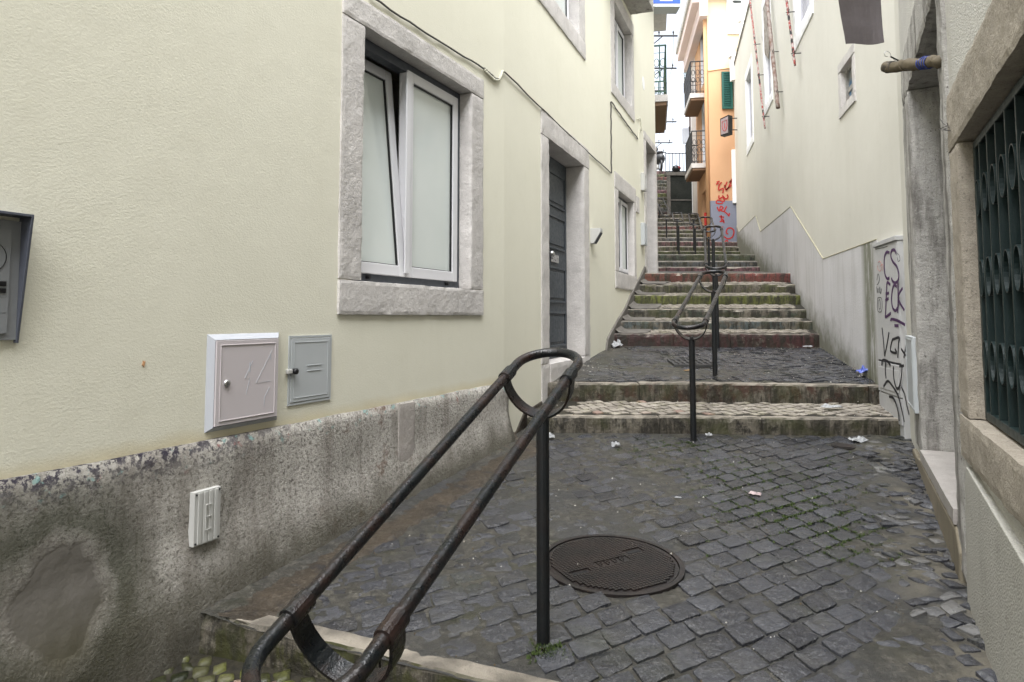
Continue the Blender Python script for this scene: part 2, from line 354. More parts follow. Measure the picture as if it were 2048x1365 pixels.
# pale limestone mosaic
def mosaic(name, c0, c1, moss):
    n = NT(name, .6, .35); t = n.tone(); c = n.mix(t, c0, c1); c = n.mix(n.ramp(t, .9, .92), c, (.24, .17, .14))
    c = n.mix(n.ramp(n.noise(9, 5, .65), .5, .7, 0, moss), c, (.12, .13, .03)); c = n.mix(n.ramp(n.noise(50, 5, .7), .6, .7, 0, .5), c, (.07, .06, .05))
    return n.set(c, n.ramp(n.noise(5, 4), .3, .7, .35, .7), n.bump(n.noise(60, 4, .7), .5, .006))
M['mosaic'] = mosaic('pale_limestone_setts', (.19, .17, .145), (.34, .31, .265), .35)
M['mosaic_moss'] = mosaic('mossy_limestone_setts', (.012, .015, .005), (.12, .115, .055), .9)
n = NT('dark_joint', .7, .35); c = n.mix(n.ramp(n.noise(14, 5, .7), .4, .6), (.010, .009, .007), (.028, .025, .016)); M['joint'] = n.set(c, .6, n.bump(n.noise(40, 5, .7), .6, .01))
# painted risers: worn colour over stained stone
def riser(name, c1, cover=.55, moss=.5, c2=None, dark=.9):
    n = NT(name, .6, .35); st = n.mix(n.ramp(n.noise(6, 6, .7), .35, .65), (.15, .135, .105), (.06, .05, .038))
    g_ = sum(c1) / 3; c1 = tuple((x * .8 + g_ * .2) * .50 for x in c1); pc = n.mix(n.ramp(n.noise(2.3, 4, .6), .4, .6), c1, c2 or tuple(x * .6 for x in c1))
    c = n.mix(n.ramp(n.noise(7, 7, .7), .68 - cover * .45, .74 - cover * .4), st, pc)
    drip = n.noise(1, 7, .75, n.scale((13, 13, 3.0))); c = n.mix(n.ramp(drip, .46, .56, 0, dark), c, (.018, .016, .011)); c = n.mix(n.ramp(n.noise(1, 5, .7, n.scale((40, 40, 6))), .52, .62, 0, .7), c, (.03, .026, .02))
    c = n.mix(n.ramp(n.noise(3, 5, .6), .48, .64, 0, moss), c, (.045, .05, .013)); c = n.mix(n.ramp(n.noise(40, 5, .7), .62, .72, 0, .5), c, (.24, .22, .18))
    return n.set(c, n.ramp(n.noise(5, 4), .3, .7, .35, .8), n.bump(n.noise(34, 6, .7), .9, .014))
RC = {'kerb0': ((.10, .10, .02), .5, .9), 'A': ((.06, .05, .04), .3, .6), 'B': ((.12, .055, .032), .45, .45), 'C': ((.14, .045, .042), .75, .1), 'D': ((.13, .17, .17), .55, .3), 'E': ((.12, .15, .10), .45, .6),
      'F': ((.24, .27, .03), .85, .45), 'G': ((.17, .17, .05), .5, .8), 'H': ((.34, .065, .05), .8, .3), 'I': ((.36, .15, .17), .8, .1), 'J': ((.20, .21, .22), .6, .2), 'K': ((.14, .18, .11), .6, .6),
      'L': ((.17, .20, .04), .7, .8), 'M': ((.16, .17, .05), .5, .8), 'N': ((.32, .13, .14), .75, .2)}
seq = [((.20, .21, .22), .6, .2), ((.15, .15, .05), .5, .7), ((.14, .15, .06), .5, .7), ((.28, .09, .08), .7, .2), ((.12, .12, .13), .5, .3), ((.16, .14, .05), .5, .6), ((.11, .10, .05), .5, .6)]
for i, q in enumerate(seq): RC['O%d' % i] = q

# ------------------------------------------------------------------ lie of the ground
def zg1(x, y): return -.244 - .0095 * x + .0749 * y
def hy(py, Y): return at_y(1420, py, Y).z
STEPS = [('A', 5.70, zg1(1.5, 5.7), hy(835, 5.7)), ('B', 6.30, hy(803, 6.3), hy(768, 6.3)), ('C', 8.80, .748, .901), ('D', 9.20, .951, 1.060), ('E', 9.60, 1.104, 1.215), ('F', 10., 1.293, 1.425),
         ('G', 10.4, 1.470, 1.596), ('H', 10.8, 1.654, 1.788), ('I', 14.4, 2.062, 2.143), ('J', 14.8, 2.185, 2.292), ('K', 15.2, 2.343, 2.474), ('L', 18.3, 2.766, 2.839), ('M', 18.7, 2.884, 2.998),
         ('N', 19.1, 3.063, 3.178), ('O0', 19.5, 3.240, 3.331), ('O1', 19.9, 3.395, 3.488), ('O2', 20.3, 3.555, 3.650), ('O3', 20.7, 3.720, 3.817), ('O4', 21.1, 3.889, 3.988), ('O5', 21.5, 4.063, 4.163), ('O6', 21.9, 4.241, 4.344)]
def zg(x, y):
    """height of the walking surface anywhere in the alley"""
    if y < STEPS[0][1]: return zg1(x, y) if y > 2.303 - .37 * x else -.19
    for i, (k, Y, zb, zt) in enumerate(STEPS):
        nx = STEPS[i + 1] if i + 1 < len(STEPS) else ('', 24.2, 4.5, 4.5)
        if Y <= y < nx[1]: return zt + (nx[2] - zt) * (y - Y) / (nx[1] - Y)
    return 4.5
def xl(y):   # left wall at depth y
    if y < 5.36: return W1.o[0] + (y - W1.o[1]) / d1[1] * d1[0]
    if y < 12.1: return -.06 + (y - 5.36) * 536 / 1400
    return 2.2 + .2 * (y - 12.3)
def xr(y):   # right wall
    return min(.48 + .4757 * y, 1e9) if y < 5.57 else 1.875 + .2255 * y

# ------------------------------------------------------------------ ground and stairs
mb = MB(); mb.quad((-150, -60, -2.2), (150, -60, -2.2), (150, 260, -2.2), (-150, 260, -2.2)); tag(mb.build('ground', M['mud']), kind='structure')
def sett_field(mb, inside, zf, e1, e2, org, rng, gap=.012, jit=.012, dome=.006, tonef=None, sub=3, drop=.03, sink=None, tilt=.05):
    for i in range(rng[0], rng[1]):
        for j in range(rng[2], rng[3]):
            c = Vector((org[0] + e1[0] * i + e2[0] * j + .25 * e1[0] * (j % 2), org[1] + e1[1] * i + e2[1] * j + .25 * e1[1] * (j % 2)))
            if not inside(c.x, c.y): continue
            ir = 1.0
            if callable(jit): ir = jit(c.x, c.y); jt = .0065 * ir ** 1.6
            else: jt = jit
            l1 = Vector(e1).length; l2 = Vector(e2).length; g1 = 1 - gap * (ir if ir > 1 else 1) / l1; g2 = 1 - gap * (ir if ir > 1 else 1) / l2
            cs = []
            for a, b in ((-.5, -.5), (.5, -.5), (.5, .5), (-.5, .5)):
                q = Vector((c.x + e1[0] * a * g1 + e2[0] * b * g2, c.y + e1[1] * a * g1 + e2[1] * b * g2))
                q += Vector((random.uniform(-jt, jt), random.uniform(-jt, jt))); cs.append(q)
            tx, ty, tz = random.gauss(0, tilt * ir), random.gauss(0, tilt * ir), random.gauss(0, .002 * ir)
            sk = sink(c.x, c.y) if sink else 0
            tone = min(.92, max(0, random.gauss(.45, .28)))
            if tonef: tone = tonef(c.x, c.y, tone)
            vs = []; fs = []; N = sub; seed = random.uniform(0, 90)
            for b in range(N + 1):
                for a in range(N + 1):
                    u, v = a / N, b / N
                    # pull corners in so the stone's outline is rounded
                    uu = u + (0.5 - u) * .035 * (abs(2 * v - 1) ** 4); vv = v + (0.5 - v) * .035 * (abs(2 * u - 1) ** 4)
                    q = (cs[0] * (1 - uu) + cs[1] * uu) * (1 - vv) + (cs[3] * (1 - uu) + cs[2] * uu) * vv
                    edge = max(abs(2 * u - 1), abs(2 * v - 1)) ** 6
                    h = zf(q.x, q.y) + tz + tx * (q.x - c.x) + ty * (q.y - c.y) - dome * edge + noise.noise(Vector((q.x * 24, q.y * 24, seed))) * .004 - sk
                    q2 = q + Vector((noise.noise(Vector((q.x * 30, q.y * 30, seed))), noise.noise(Vector((q.x * 30, q.y * 30, seed + 9))))) * (.006 if edge > .9 else 0)
                    vs.append(Vector((q2.x, q2.y, h)))
            for b in range(N):
                for a in range(N): k = b * (N + 1) + a; fs.append((k, k + 1, k + N + 2, k + N + 1))
            ring = [a for a in range(N + 1)] + [b * (N + 1) + N for b in range(1, N + 1)] + [N * (N + 1) + a for a in range(N - 1, -1, -1)] + [b * (N + 1) for b in range(N - 1, 0, -1)]
            k0 = len(vs)
            for r_ in ring: p = vs[r_]; vs.append(Vector((p.x + (p.x - c.x) * .03, p.y + (p.y - c.y) * .03, p.z - drop)))
            for t_ in range(len(ring)): fs.append((ring[(t_ + 1) % len(ring)], ring[t_], k0 + t_, k0 + (t_ + 1) % len(ring)))
            mb.add(vs, fs, tone)
def sstep(x, a, b): t = max(0, min(1, (x - a) / (b - a))); return t * t * (3 - 2 * t)
def mud1(x, y):
    b = .12 + .46 * (y - 2.4) + .25 * noise.noise(Vector((x * 1.1, y * 1.1, 3))) + (.25 if 3.6 < y < 5 else 0)
    m = sstep(b - x, -.25, .35) * (.50 + .42 * noise.noise(Vector((x * 2.3, y * 2.3, 8))))
    # drier, stonier ground beside the manhole
    m -= .25 * math.exp(-(((x + .1) / .5) ** 2 + ((y - 2.9) / .35) ** 2))
    return max(0, m)
MH = Vector((.455, 3.27))
stairs = empty('stairs', (1.5, 5.7, .17), kind='structure')
def kerbline(x): return 2.303 - .37 * x
# first landing: grout sheet and basalt setts
mb = MB(); NX, NY = 260, 280; vs = []; fs = []
for j in range(NY + 1):
    for i in range(NX + 1):
        t = j / NY; x0 = -1.6; x = x0 + 5.0 * i / NX; y = kerbline(x) + .0 + (5.72 - kerbline(x)) * t
        m = mud1(x, y); z = zg1(x, y) - .0078 + .0098 * m + .004 * fn((x, y, 0), 5) + .005 * fn((x, y, 0), 19) + .003 * fn((x, y, 0), 47)
        if x > .47 * y - .15: z += .012 * sstep(x, .47 * y - .15, .47 * y + .35) * (1 + fn((x, y, 4), 3))
        if x < xl(y) + .3: z += .02 * sstep(xl(y) + .3 - x, 0, .25)
        if (Vector((x, y)) - MH).length < .325: z = zg1(x, y) - .02
        vs.append((x, y, z))
for j in range(NY):
    for i in range(NX): k = j * (NX + 1) + i; fs.append((k, k + 1, k + NX + 2, k + NX + 1))
mb.add(vs, fs); path = mb.build('path', M['mud'], smooth=True); tag(path, kind='structure')
def band(x, y): return .36 + .12 * noise.noise(Vector((x * 2.2, y * 2.2, 0)))
def in1(x, y): return xl(y) + .34 < x < xr(y) - band(x, y) and kerbline(x) + .12 < y < 5.66 and (Vector((x, y)) - MH).length > .375 and (Vector((x, y)) - Vector((2.5, 5.37))).length > .12
def rub(x, y): d = xr(y) - x - .55 + .15 * noise.noise(Vector((x * 2, y * 2, 0))); return 1 + .6 * sstep(-d, -.05, .2)
def tone1(x, y, t):
    return t
mb = MB(); a = R(33)
sett_field(mb, in1, zg1, (.152 * math.cos(a), .152 * math.sin(a)), (.036, -.118), (.6, 2.5), (-30, 60, -60, 60), .014, rub, .003, tone1, 5, .03, lambda x, y: -.0005 + .004 * mud1(x, y), .014)
def in1b(x, y): return xr(y) - band(x, y) <= x < xr(y) + .02 and kerbline(x) + .12 < y < 5.66 and random.random() < .93
sett_field(mb, in1b, lambda x, y: zg1(x, y) + .006 + .012 * sstep(x - xr(y), -.35, 0), (.085, .02), (.02, -.080), (2., 3.5), (-40, 40, -50, 50), .010, lambda x, y: 1.7, .005, lambda x, y, t: t if random.random() < .78 else .94 + random.random() * .03, 3, .03, None, .06)
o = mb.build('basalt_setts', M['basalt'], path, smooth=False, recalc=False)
# brown worn strip along the left wall and the kerb that ends this landing
mb = MB()
def strip_z(x, y): return zg1(x, y) + .008 + .006 * fn((x, y, 0), 7)
N = 60
for k in range(N):
    s0, s1 = 1.97 + 3.0 * k / N, 1.97 + 3.0 * (k + 1) / N
    for q in range(8):
        def pt(s, i):
            w = (.30 + .10 * fn((s, 0, 0), 2.5) + .05 * fn((s, 5, 0), 9)) * i / 8; v = W1.p(s, .02 + w, 0); v.y = max(v.y, kerbline(v.x) + .012); v.z = strip_z(v.x, v.y) + (.05 * max(0, 1 - w / .05) if i < 2 else 0) - (.02 if i == 8 else 0); return v
        mb.quad(pt(s0, q), pt(s1, q), pt(s1, q + 1), pt(s0, q + 1))
o = mb.build('worn_concrete_strip', M['brownmud'], path, smooth=True, recalc=False)
def kerb_row(mb, Yf, x0, x1, z0f, z1f, w, seglen, amp=.006, step=.03):
    """kerb stones set end to end; Yf(x) front edge"""
    x = x0; k = 0
    while x < x1:
        L = seglen * random.uniform(.75, 1.25); xe = min(x1, x + L); n = max(2, int((xe - x) / step)); prof = [(0, 0), (0, .25), (0, .5), (0, .78), (.004, .93), (.016, 1.0), (w * .5, 1.003), (w, 1.0), (w, .5)]
        dy = random.uniform(-.006, .006); dz = random.uniform(-.004, .004); vs = []; fs = []; P_ = len(prof); tn = random.random()
        for i in range(n + 1):
            xx = x + .0025 + (xe - x - .005) * i / n; zb = z0f(xx) - .06; zt = z1f(xx) + dz; chip = max(0, fn((xx, Yf(xx), k), 6) - .25) * .05
            e = .006 if i in (0, n) else 0
            for (oy, t) in prof:
                nz = noise.noise(Vector((xx * 16, oy * 20, t * 9 + k * 3))) * amp
                vs.append((xx, Yf(xx) + dy + oy + nz + (chip if t > .9 and oy < .03 else 0) + e * (oy < .02), zb + (zt - zb) * t - (chip * .6 if t > .9 and oy < .03 else 0) + (noise.noise(Vector((xx * 12, oy * 12, 5))) * .003 if t >= .9 else 0) - e * .5))
        for i in range(n):
            for j in range(P_ - 1): b = i * P_ + j; fs.append((b, b + P_, b + P_ + 1, b + 1))
        fs += [tuple(range(P_)), tuple(n * P_ + j for j in range(P_))[::-1]]
        mb.add(vs, fs, tn); x = xe; k += 1
RM = {k: riser('riser_paint_' + k.lower(), *v) for k, v in RC.items()}
def two_tone(mat, name, top=(.29, .26, .215), strip=.5):
    """pale stone on the upward faces of a kerb, paint on the riser"""
    m = mat.copy(); m.name = name; t = m.node_tree; b = t.nodes['Principled BSDF']; l = b.inputs['Base Color'].links[0].from_socket
    g = t.nodes.new('ShaderNodeNewGeometry'); s = t.nodes.new('ShaderNodeSeparateXYZ'); t.links.new(g.outputs['True Normal'], s.inputs[0])
    ab = t.nodes.new('ShaderNodeMath'); ab.operation = 'ABSOLUTE'; t.links.new(s.outputs[2], ab.inputs[0])
    r = t.nodes.new('ShaderNodeMapRange'); r.inputs[1].default_value = .55; r.inputs[2].default_value = .75; t.links.new(ab.outputs[0], r.inputs[0])
    nz = t.nodes.new('ShaderNodeTexNoise'); nz.inputs['Scale'].default_value = 7; nz.inputs['Detail'].default_value = 7; t.links.new(g.outputs['Position'], nz.inputs['Vector'])
    cr = t.nodes.new('ShaderNodeValToRGB'); cr.color_ramp.elements[0].position = .38; cr.color_ramp.elements[0].color = (*[x * .45 for x in top], 1); cr.color_ramp.elements[1].position = .6; cr.color_ramp.elements[1].color = (*top, 1)
    t.links.new(nz.outputs[0], cr.inputs[0])
    mx = t.nodes.new('ShaderNodeMix'); mx.data_type = 'RGBA'; t.links.new(r.outputs[0], mx.inputs[0]); t.links.new(l, mx.inputs[6]); t.links.new(cr.outputs[0], mx.inputs[7]); t.links.new(mx.outputs[2], b.inputs['Base Color'])
    return m
KM = {k: two_tone(v, 'step_stone_' + k.lower()) for k, v in RM.items()}
mb = MB(); kerb_row(mb, kerbline, -1.27, 1.75, lambda x: -.21, lambda x: zg1(x, kerbline(x)) + .009, .105, .95)
mb.build('kerb', KM['kerb0'], path, recalc=True, smooth=False)
# lower tread at the bottom left: mossy mosaic
lower = MB(); zlow = lambda x, y: -.150 + .05 * (y - kerbline(x)) + .002 * fn((x, y, 0), 8)
vs = []; fs = []
for j in range(31):
    for i in range(81):
        x = -2.0 + 4.2 * i / 80; y = kerbline(x) - .9 + .93 * j / 30; vs.append((x, y, zlow(x, y) - .012))
for j in range(30):
    for i in range(80): k = j * 81 + i; fs.append((k, k + 1, k + 82, k + 81))
lower.add(vs, fs); lo = tag(lower.build('step_tread', M['joint'], smooth=True), kind='structure')
mb = MB(); sett_field(mb, lambda x, y: xl(y) + .05 < x < xr(y) and kerbline(x) - .8 < y < kerbline(x) - .03, zlow, (.062, .022), (.026, -.060), (-1, 2.5), (-40, 70, -50, 50), .016, .009, .003, None, 3, .03, None, .06)
mb.build('mosaic_setts', M['mosaic_moss'], lo, smooth=True, recalc=False)
for q in range(1, 5):   # steps that go on down behind the viewer
    mb = MB(); kl = lambda x: kerbline(x) - .9 * q
    kerb_row(mb, kl, -3.4, 1.4, lambda x: -.2 - .16 * q, lambda x: -.215 - .16 * (q - 1), .12, .9); b = mb.build('step', KM['A']); tag(b, kind='structure')
    mb = MB(); mb.quad((-3.4, kl(-3.4) - .9, -.39 - .16 * (q - 1)), (1.5, kl(1.5) - .9, -.39 - .16 * (q - 1)), (1.5, kl(1.5) + .03, -.36 - .16 * (q - 1)), (-3.4, kl(-3.4) + .03, -.36 - .16 * (q - 1))); mb.build('tread', M['mud'], b)

# stairs: every step a kerb row with its tread behind
for i, (k, Y, zb, zt) in enumerate(STEPS):
    nx = STEPS[i + 1] if i + 1 < len(STEPS) else ('', 24.2, 4.46, 4.5)
    x0 = xl(Y) - .12 if Y > 12 or Y < 6.5 else xl(Y) - .02
    if k == 'A': x0 = xl(Y) + .05
    x1 = xr(Y) + .1
    if Y > 19: x1 = 6.3
    amp = .004
    cl = lambda x, Y=Y: Y + .025 * math.sin(x * 1.3 + Y) + .008 * fn((x, Y, 0), 2.5)
    zlo = (lambda x, Y=Y, zb=zb: zg1(x, Y)) if k == 'A' else (lambda x, zb=zb: zb)
    zto = lambda x, zt=zt, Y=Y: zt + .005 * fn((x, Y, 7), 1.2)
    if k in 'AB': zto = lambda x, zt=zt, Y=Y: zt + .008 * fn((x, Y, 7), 1.0) - (.012 * (x - 1.5) / 1.5)
    mb = MB(); w = {'A': .11, 'B': .16}.get(k, .10 if Y < 12 else .14)
    kerb_row(mb, cl, x0, x1, zlo, zto, w, .95 if Y < 7 else .75, amp, .035 if Y < 12 else .1)
    st = mb.build('step', KM[k], stairs)
    # tread
    zt2 = lambda x, y, Y=Y, zt=zt, nx=nx, zto=zto: zto(x) + (nx[2] - zt) * (y - Y) / (nx[1] - Y)
    ya, yb = Y + w - .01, nx[1] + .03
    mb = MB(); ni, nj = (60, 40) if k == 'B' else (50, 8); vs = []; fs = []
    for j in range(nj + 1):
        for ii in range(ni + 1):
            y = ya + (yb - ya) * j / nj; xa = xl(y) - .12 if y > 12 else xl(y) - .05; x = xa + (min(xr(y) + .15, 6.6) - xa) * ii / ni
            m_ = 0.
            if k == 'B': m_ = .012 * (.6 + .8 * fn((x, y, 1), 1.6)) * sstep(2.6 - x, -.5, .8) * sstep(y - ya, .02, .2)
            vs.append((x, y, zt2(x, y) - .012 + m_ + .003 * fn((x, y, 0), 9)))
    for j in range(nj):
        for ii in range(ni): b = j * (ni + 1) + ii; fs.append((b, b + 1, b + ni + 2, b + ni + 1))
    mb.add(vs, fs); mb.build('tread', M['mud'] if k in 'BHK' else (M['joint'] if Y < 12 else M['concrete']), st, smooth=True)
    if k == 'B':
        mb = MB(); a = R(25)
        sett_field(mb, lambda x, y: xl(y) + .25 < x < xr(y) + .05 and ya + .04 < y < nx[1] - .02 and not (1.66 < x < 2.12 and 7.2 < y < 7.6), lambda x, y: zt2(x, y) - .001, (.122 * math.cos(a), .122 * math.sin(a)), (.045, -.108), (1.5, 7.5), (-40, 40, -40, 40), .012, .012, .003, None, 3, .03,
                   lambda x, y: .004 * sstep(1.6 - x, -.3, .8), .05)
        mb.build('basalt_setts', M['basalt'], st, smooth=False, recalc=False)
    elif Y < 12 and k != 'H':
        lm = .35 if k == 'A' else .42; rm_ = -.03 if k == 'A' else .12
        mb = MB(); e = .086 if k == 'A' else .07
        sett_field(mb, lambda x, y: xl(y) + lm + .1 * fn((x, y, 0), 3) < x < xr(y) - rm_ and ya + .035 < y < nx[1] - .0, lambda x, y: zt2(x, y) - .002, (e * .88, e * .45), (e * .5, -e * .85), (1.5, Y), (-50, 60, -40, 40), .015 if k == 'A' else .010, .005, .002, lambda x, y, t, k=k: t if k == 'A' else t * .45, 2, .02, None, .02)  # stones above the first tread toned down, standing in for weaker light
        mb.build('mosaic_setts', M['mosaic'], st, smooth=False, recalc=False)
        mb = MB()   # smooth concrete margin at the left end of the tread
        xe = xl(Y) + lm + .02
        if k != 'A':
            vs = []; fs = []
            for j in range(7):
                for ii in range(9):
                    y = Y + .03 + (nx[1] - Y) * j / 6; x = xl(y) - .05 + (lm + .05 + .07 * fn((0, y, Y), 4)) * ii / 8
                    vs.append((x, y, zt2(x, y) + .004 + .004 * fn((x, y, 0), 11) + .07 * max(0, 1 - (x - xl(y)) / .10) ** 2))
            for j in range(6):
                for ii in range(8): b = j * 9 + ii; fs.append((b, b + 1, b + 10, b + 9))
            mb.add(vs, fs); mb.build('concrete_margin', M['concrete'], st, smooth=True)
# rough mortar foot of the left wall beside the steps
mb = MB(); poly = []
pts = [(.35, .10), (.42, .36), (.62, .46), (.85, .53)]
for i, (k, Y, zb, zt) in enumerate(STEPS[2:8]):
    s = (Y - 5.36) / W2.d[1]; poly += [(s - .14, zt - .02 + .05 * random.random()), (s + .12, zt + .10 + .04 * random.random())]
poly = [(poly[0][0] - .25, .70), (poly[0][0] - .18, .84)] + poly + [(poly[-1][0] + .1, 1.8), (poly[-1][0] + .1, .5), (poly[0][0] - .25, .5)]
mb.prism(W2, poly, -.05, .025); mb.build('mortar_foot', M['concrete'], stairs, frame=W2, bev=.01)
mb = MB(); mb.prism(W2, [(.05, .05), (.08, .19), (.25, .21), (.42, .33), (.95, .38), (1.02, .52), (1.09, .55), (1.09, .2)], -.05, .012); mb.build('mortar_foot', M['brownmud'], stairs, frame=W2, bev=.015)
# upper flight, left of the retaining wall
up = empty('stairs', (5.2, 24.2, 4.5), kind='structure'); cols = ['K', 'C', 'J', 'G', 'E', 'B', 'F', 'I', 'A', 'M', 'D', 'H', 'L', 'N']
for i in range(14):
    Y = 24.2 + .28 * i; z0 = 4.46 + i * .18; mb = MB(); kerb_row(mb, lambda x, Y=Y: Y, .197 * Y, .2235 * Y, lambda x: z0, lambda x: z0 + .185, .3, .7, .01, .1)
    mb.build('step', KM[cols[i]], up)
mb = MB(); mb.box(WORLD, 4.8, 8.5, 28.1, 40, 4, 6.98); mb.build('landing', M['concrete'], up)

# ------------------------------------------------------------------ wall and opening builders
def wallmesh(mb, fr, s0, s1, z0, z1, holes, th=.45):
    holes = [(h[0] - .07, h[1] + .07, h[2] - .07, h[3] + .07) for h in holes]
    S = sorted({s0, s1, *[v for h in holes for v in h[:2]]}); Z = sorted({z0, z1, *[v for h in holes for v in h[2:]]})
    S = [s for s in S if s0 <= s <= s1]; Z = [z for z in Z if z0 <= z <= z1]
    solid = lambda i, j: 0 <= i < len(S) - 1 and 0 <= j < len(Z) - 1 and not any(h[0] <= (S[i] + S[i + 1]) / 2 <= h[1] and h[2] <= (Z[j] + Z[j + 1]) / 2 <= h[3] for h in holes)
    for i in range(len(S) - 1):
        for j in range(len(Z) - 1):
            if not solid(i, j): continue
            a, b, c, d = S[i], S[i + 1], Z[j], Z[j + 1]
            for n in (0, -th): mb.quad(fr.p(a, n, c), fr.p(b, n, c), fr.p(b, n, d), fr.p(a, n, d))
            if not solid(i - 1, j): mb.quad(fr.p(a, 0, c), fr.p(a, -th, c), fr.p(a, -th, d), fr.p(a, 0, d))
            if not solid(i + 1, j): mb.quad(fr.p(b, 0, c), fr.p(b, -th, c), fr.p(b, -th, d), fr.p(b, 0, d))
            if not solid(i, j - 1): mb.quad(fr.p(a, 0, c), fr.p(b, 0, c), fr.p(b, -th, c), fr.p(a, -th, c))
            if not solid(i, j + 1): mb.quad(fr.p(a, 0, d), fr.p(b, 0, d), fr.p(b, -th, d), fr.p(a, -th, d))
def surround(mb, fr, o, i, dep=.26, pr=.012, amp=.0028, step=.02, sill=True):
    """stone round an opening: o outer (s0,s1,z0,z1), i inner; goes back dep into the wall"""
    mb.gbox(fr, o[0], i[0], -dep, pr, i[2], i[3], step, amp); mb.gbox(fr, i[1], o[1], -dep, pr, i[2], i[3], step, amp)
    mb.gbox(fr, o[0], o[1], -dep, pr + .002, i[3] + .002, o[3], step, amp)
    if sill: mb.gbox(fr, o[0], o[1], -dep, pr + .004, o[2], i[2] - .002, step, amp)
def ring(mb, fr, s0, s1, z0, z1, w, n0, n1):
    mb.box(fr, s0, s0 + w, n0, n1, z0, z1); mb.box(fr, s1 - w, s1, n0, n1, z0, z1)
    mb.box(fr, s0 + w, s1 - w, n0, n1, z0, z0 + w); mb.box(fr, s0 + w, s1 - w, n0, n1, z1 - w, z1)
def rotated(mb, fr, z_h, n_h, ang):
    """lean everything in mb about the horizontal line (n_h, z_h) along the wall: top goes inwards"""
    for i, v in enumerate(mb.v):
        dx, dy = v.x - fr.o[0], v.y - fr.o[1]; s = dx * fr.d[0] + dy * fr.d[1]; n = dx * fr.n[0] + dy * fr.n[1] - n_h; z = v.z - z_h
        n2 = n * math.cos(ang) - z * math.sin(ang); z2 = n * math.sin(ang) + z * math.cos(ang); mb.v[i] = fr.p(s, n2 + n_h, z2 + z_h)
def casement(par, fr, i, dep=.10, fw=.055, sw=.06, split=None, tilt=0, label=None):
    """dark outer frame, two white sashes with frosted panes"""
    mb = MB(); ring(mb, fr, i[0], i[1], i[2], i[3], fw, -dep - .07, -dep); mb.build('frame', M['frame_dark'], par, bev=.003)
    mid = split or (i[0] + i[1]) / 2; b = .012
    for q, (a, c) in enumerate(((i[0] + fw - b, mid - .002), (mid + .002, i[1] - fw + b))):
        sm = MB(); ring(sm, fr, a, c, i[2] + fw - b, i[3] - fw + b, sw, -dep - .055, -dep + .012)
        if q == 1: sm.box(fr, a - .03, a + .02, -dep + .0125, -dep + .024, i[2] + fw + .01, i[3] - fw - .01)
        pm = MB(); pm.box(fr, a + sw - .006, c - sw + .006, -dep - .03, -dep - .012, i[2] + fw + sw - b - .006, i[3] - fw - sw + b + .006)
        gm = MB(); ring(gm, fr, a + sw - .002, c - sw + .002, i[2] + fw + sw - b - .002, i[3] - fw - sw + b + .002, .007, -dep - .011, -dep + .003)
        if q == 0 and tilt:
            for mm in (sm, pm, gm): rotated(mm, fr, i[2] + fw, -dep, tilt)
        s = sm.build('sash', M['pvc'], par, bev=.004)
        pm.build('pane', M['glass'], s); gm.build('seal', M['black'], s)
def shell(mb, fr, s0, s1, z0, z1, n0, n1, t=.15):
    """the other walls and roof of a building behind its front"""
    mb.box(fr, s0, s1, n1 - t, n1, z0, z1); mb.box(fr, s0, s0 + t, n1, n0, z0, z1); mb.box(fr, s1 - t, s1, n1, n0, z0, z1); mb.box(fr, s0 + t, s1 - t, n1, n0, z1 - t, z1 - .004)

# ------------------------------------------------------------------ left building
LB = empty('house', W1.p(4.84, 0, .2), 'cream plastered house with stone plinth and white casement windows on the left', 'house')
w1o = (2.86, 4.47, 1.117, 2.835); w1i = (3.047, 4.285, 1.30, 2.69)
w0o = (W2.sv(1228, 345)[0], 5.28, 1.48, 3.0)
w2i = (4.08, 5.12, 1.70, 2.78)
w3o = (3.74, 5.26, 4.0, 5.50); w3i = (3.96, 5.10, 4.17, 5.30)
w4o = (.72, 2.44, 3.96, 5.5); w4i = (.96, 2.18, 4.16, 5.3)
d1o = (.88, 2.55, .40, 2.975); d1i = (1.10, 2.33, .69, 2.75)
d2o = (6.02, 7.225, 1.5, 4.08); d2i = (6.20, 7.10, 1.79, 3.95)
mb = MB(); KS = (Vector((-.06 - W1.o[0], 5.36 - W1.o[1]))).length
wallmesh(mb, W1, -7, KS, -2, 6.9, [w1i]); mb.build('wall', M['cream_foot'], LB, W1)
mb = MB(); wallmesh(mb, W2, 0.0, 7.2, -1, 6.9, [w2i, w3i, w4i, d1i, d2i]); mb.build('wall', M['cream'], LB, W2)
mb = MB(); shell(mb, W1, -7, KS - .3, -2, 6.9, -.45, -6); mb.build('rear_wall', M['cream'], LB)
mb = MB(); shell(mb, W2, -.6, 7.2, -1, 6.9, -.45, -6); mb.build('rear_wall', M['cream'], LB)
mb = MB()
for fr, a, b in ((W1, -7, KS), (W2, 0, 7.2)): mb.box(fr, a, b, -1, .35, 6.9, 7.0)
mb.build('eave', M['stone'], LB)
# plinth
mb = MB(); vs = []; fs = []; n1_, n2_ = 150, 26
for j in range(n2_ + 1):
    for i in range(n1_ + 1):
        s = -3 + (KS + .03 + 3) * i / n1_; ztop = .613 + .008 * fn((s, 0, 0), 4); z = -.6 + (ztop + .6) * j / n2_
        nn = .028 + .012 * fn((s, z, 2), 3.5) + .006 * fn((s, z, 2), 12) + .05 * sstep(.12 + .045 * s - z, -.1, .25)
        if j == n2_: nn = .018
        vs.append(W1.p(s, nn, z))
for j in range(n2_):
    for i in range(n1_): k = j * (n1_ + 1) + i; fs.append((k, k + 1, k + n1_ + 2, k + n1_ + 1))
b = len(vs)
for i in range(n1_ + 1): s = -3 + (KS + .03 + 3) * i / n1_; vs.append(W1.p(s, -.1, .62))
for i in range(n1_): k = n2_ * (n1_ + 1) + i; fs.append((k, k + 1, b + i + 1, b + i))
for j in range(n2_): k = j * (n1_ + 1) + n1_; 
c0 = len(vs)
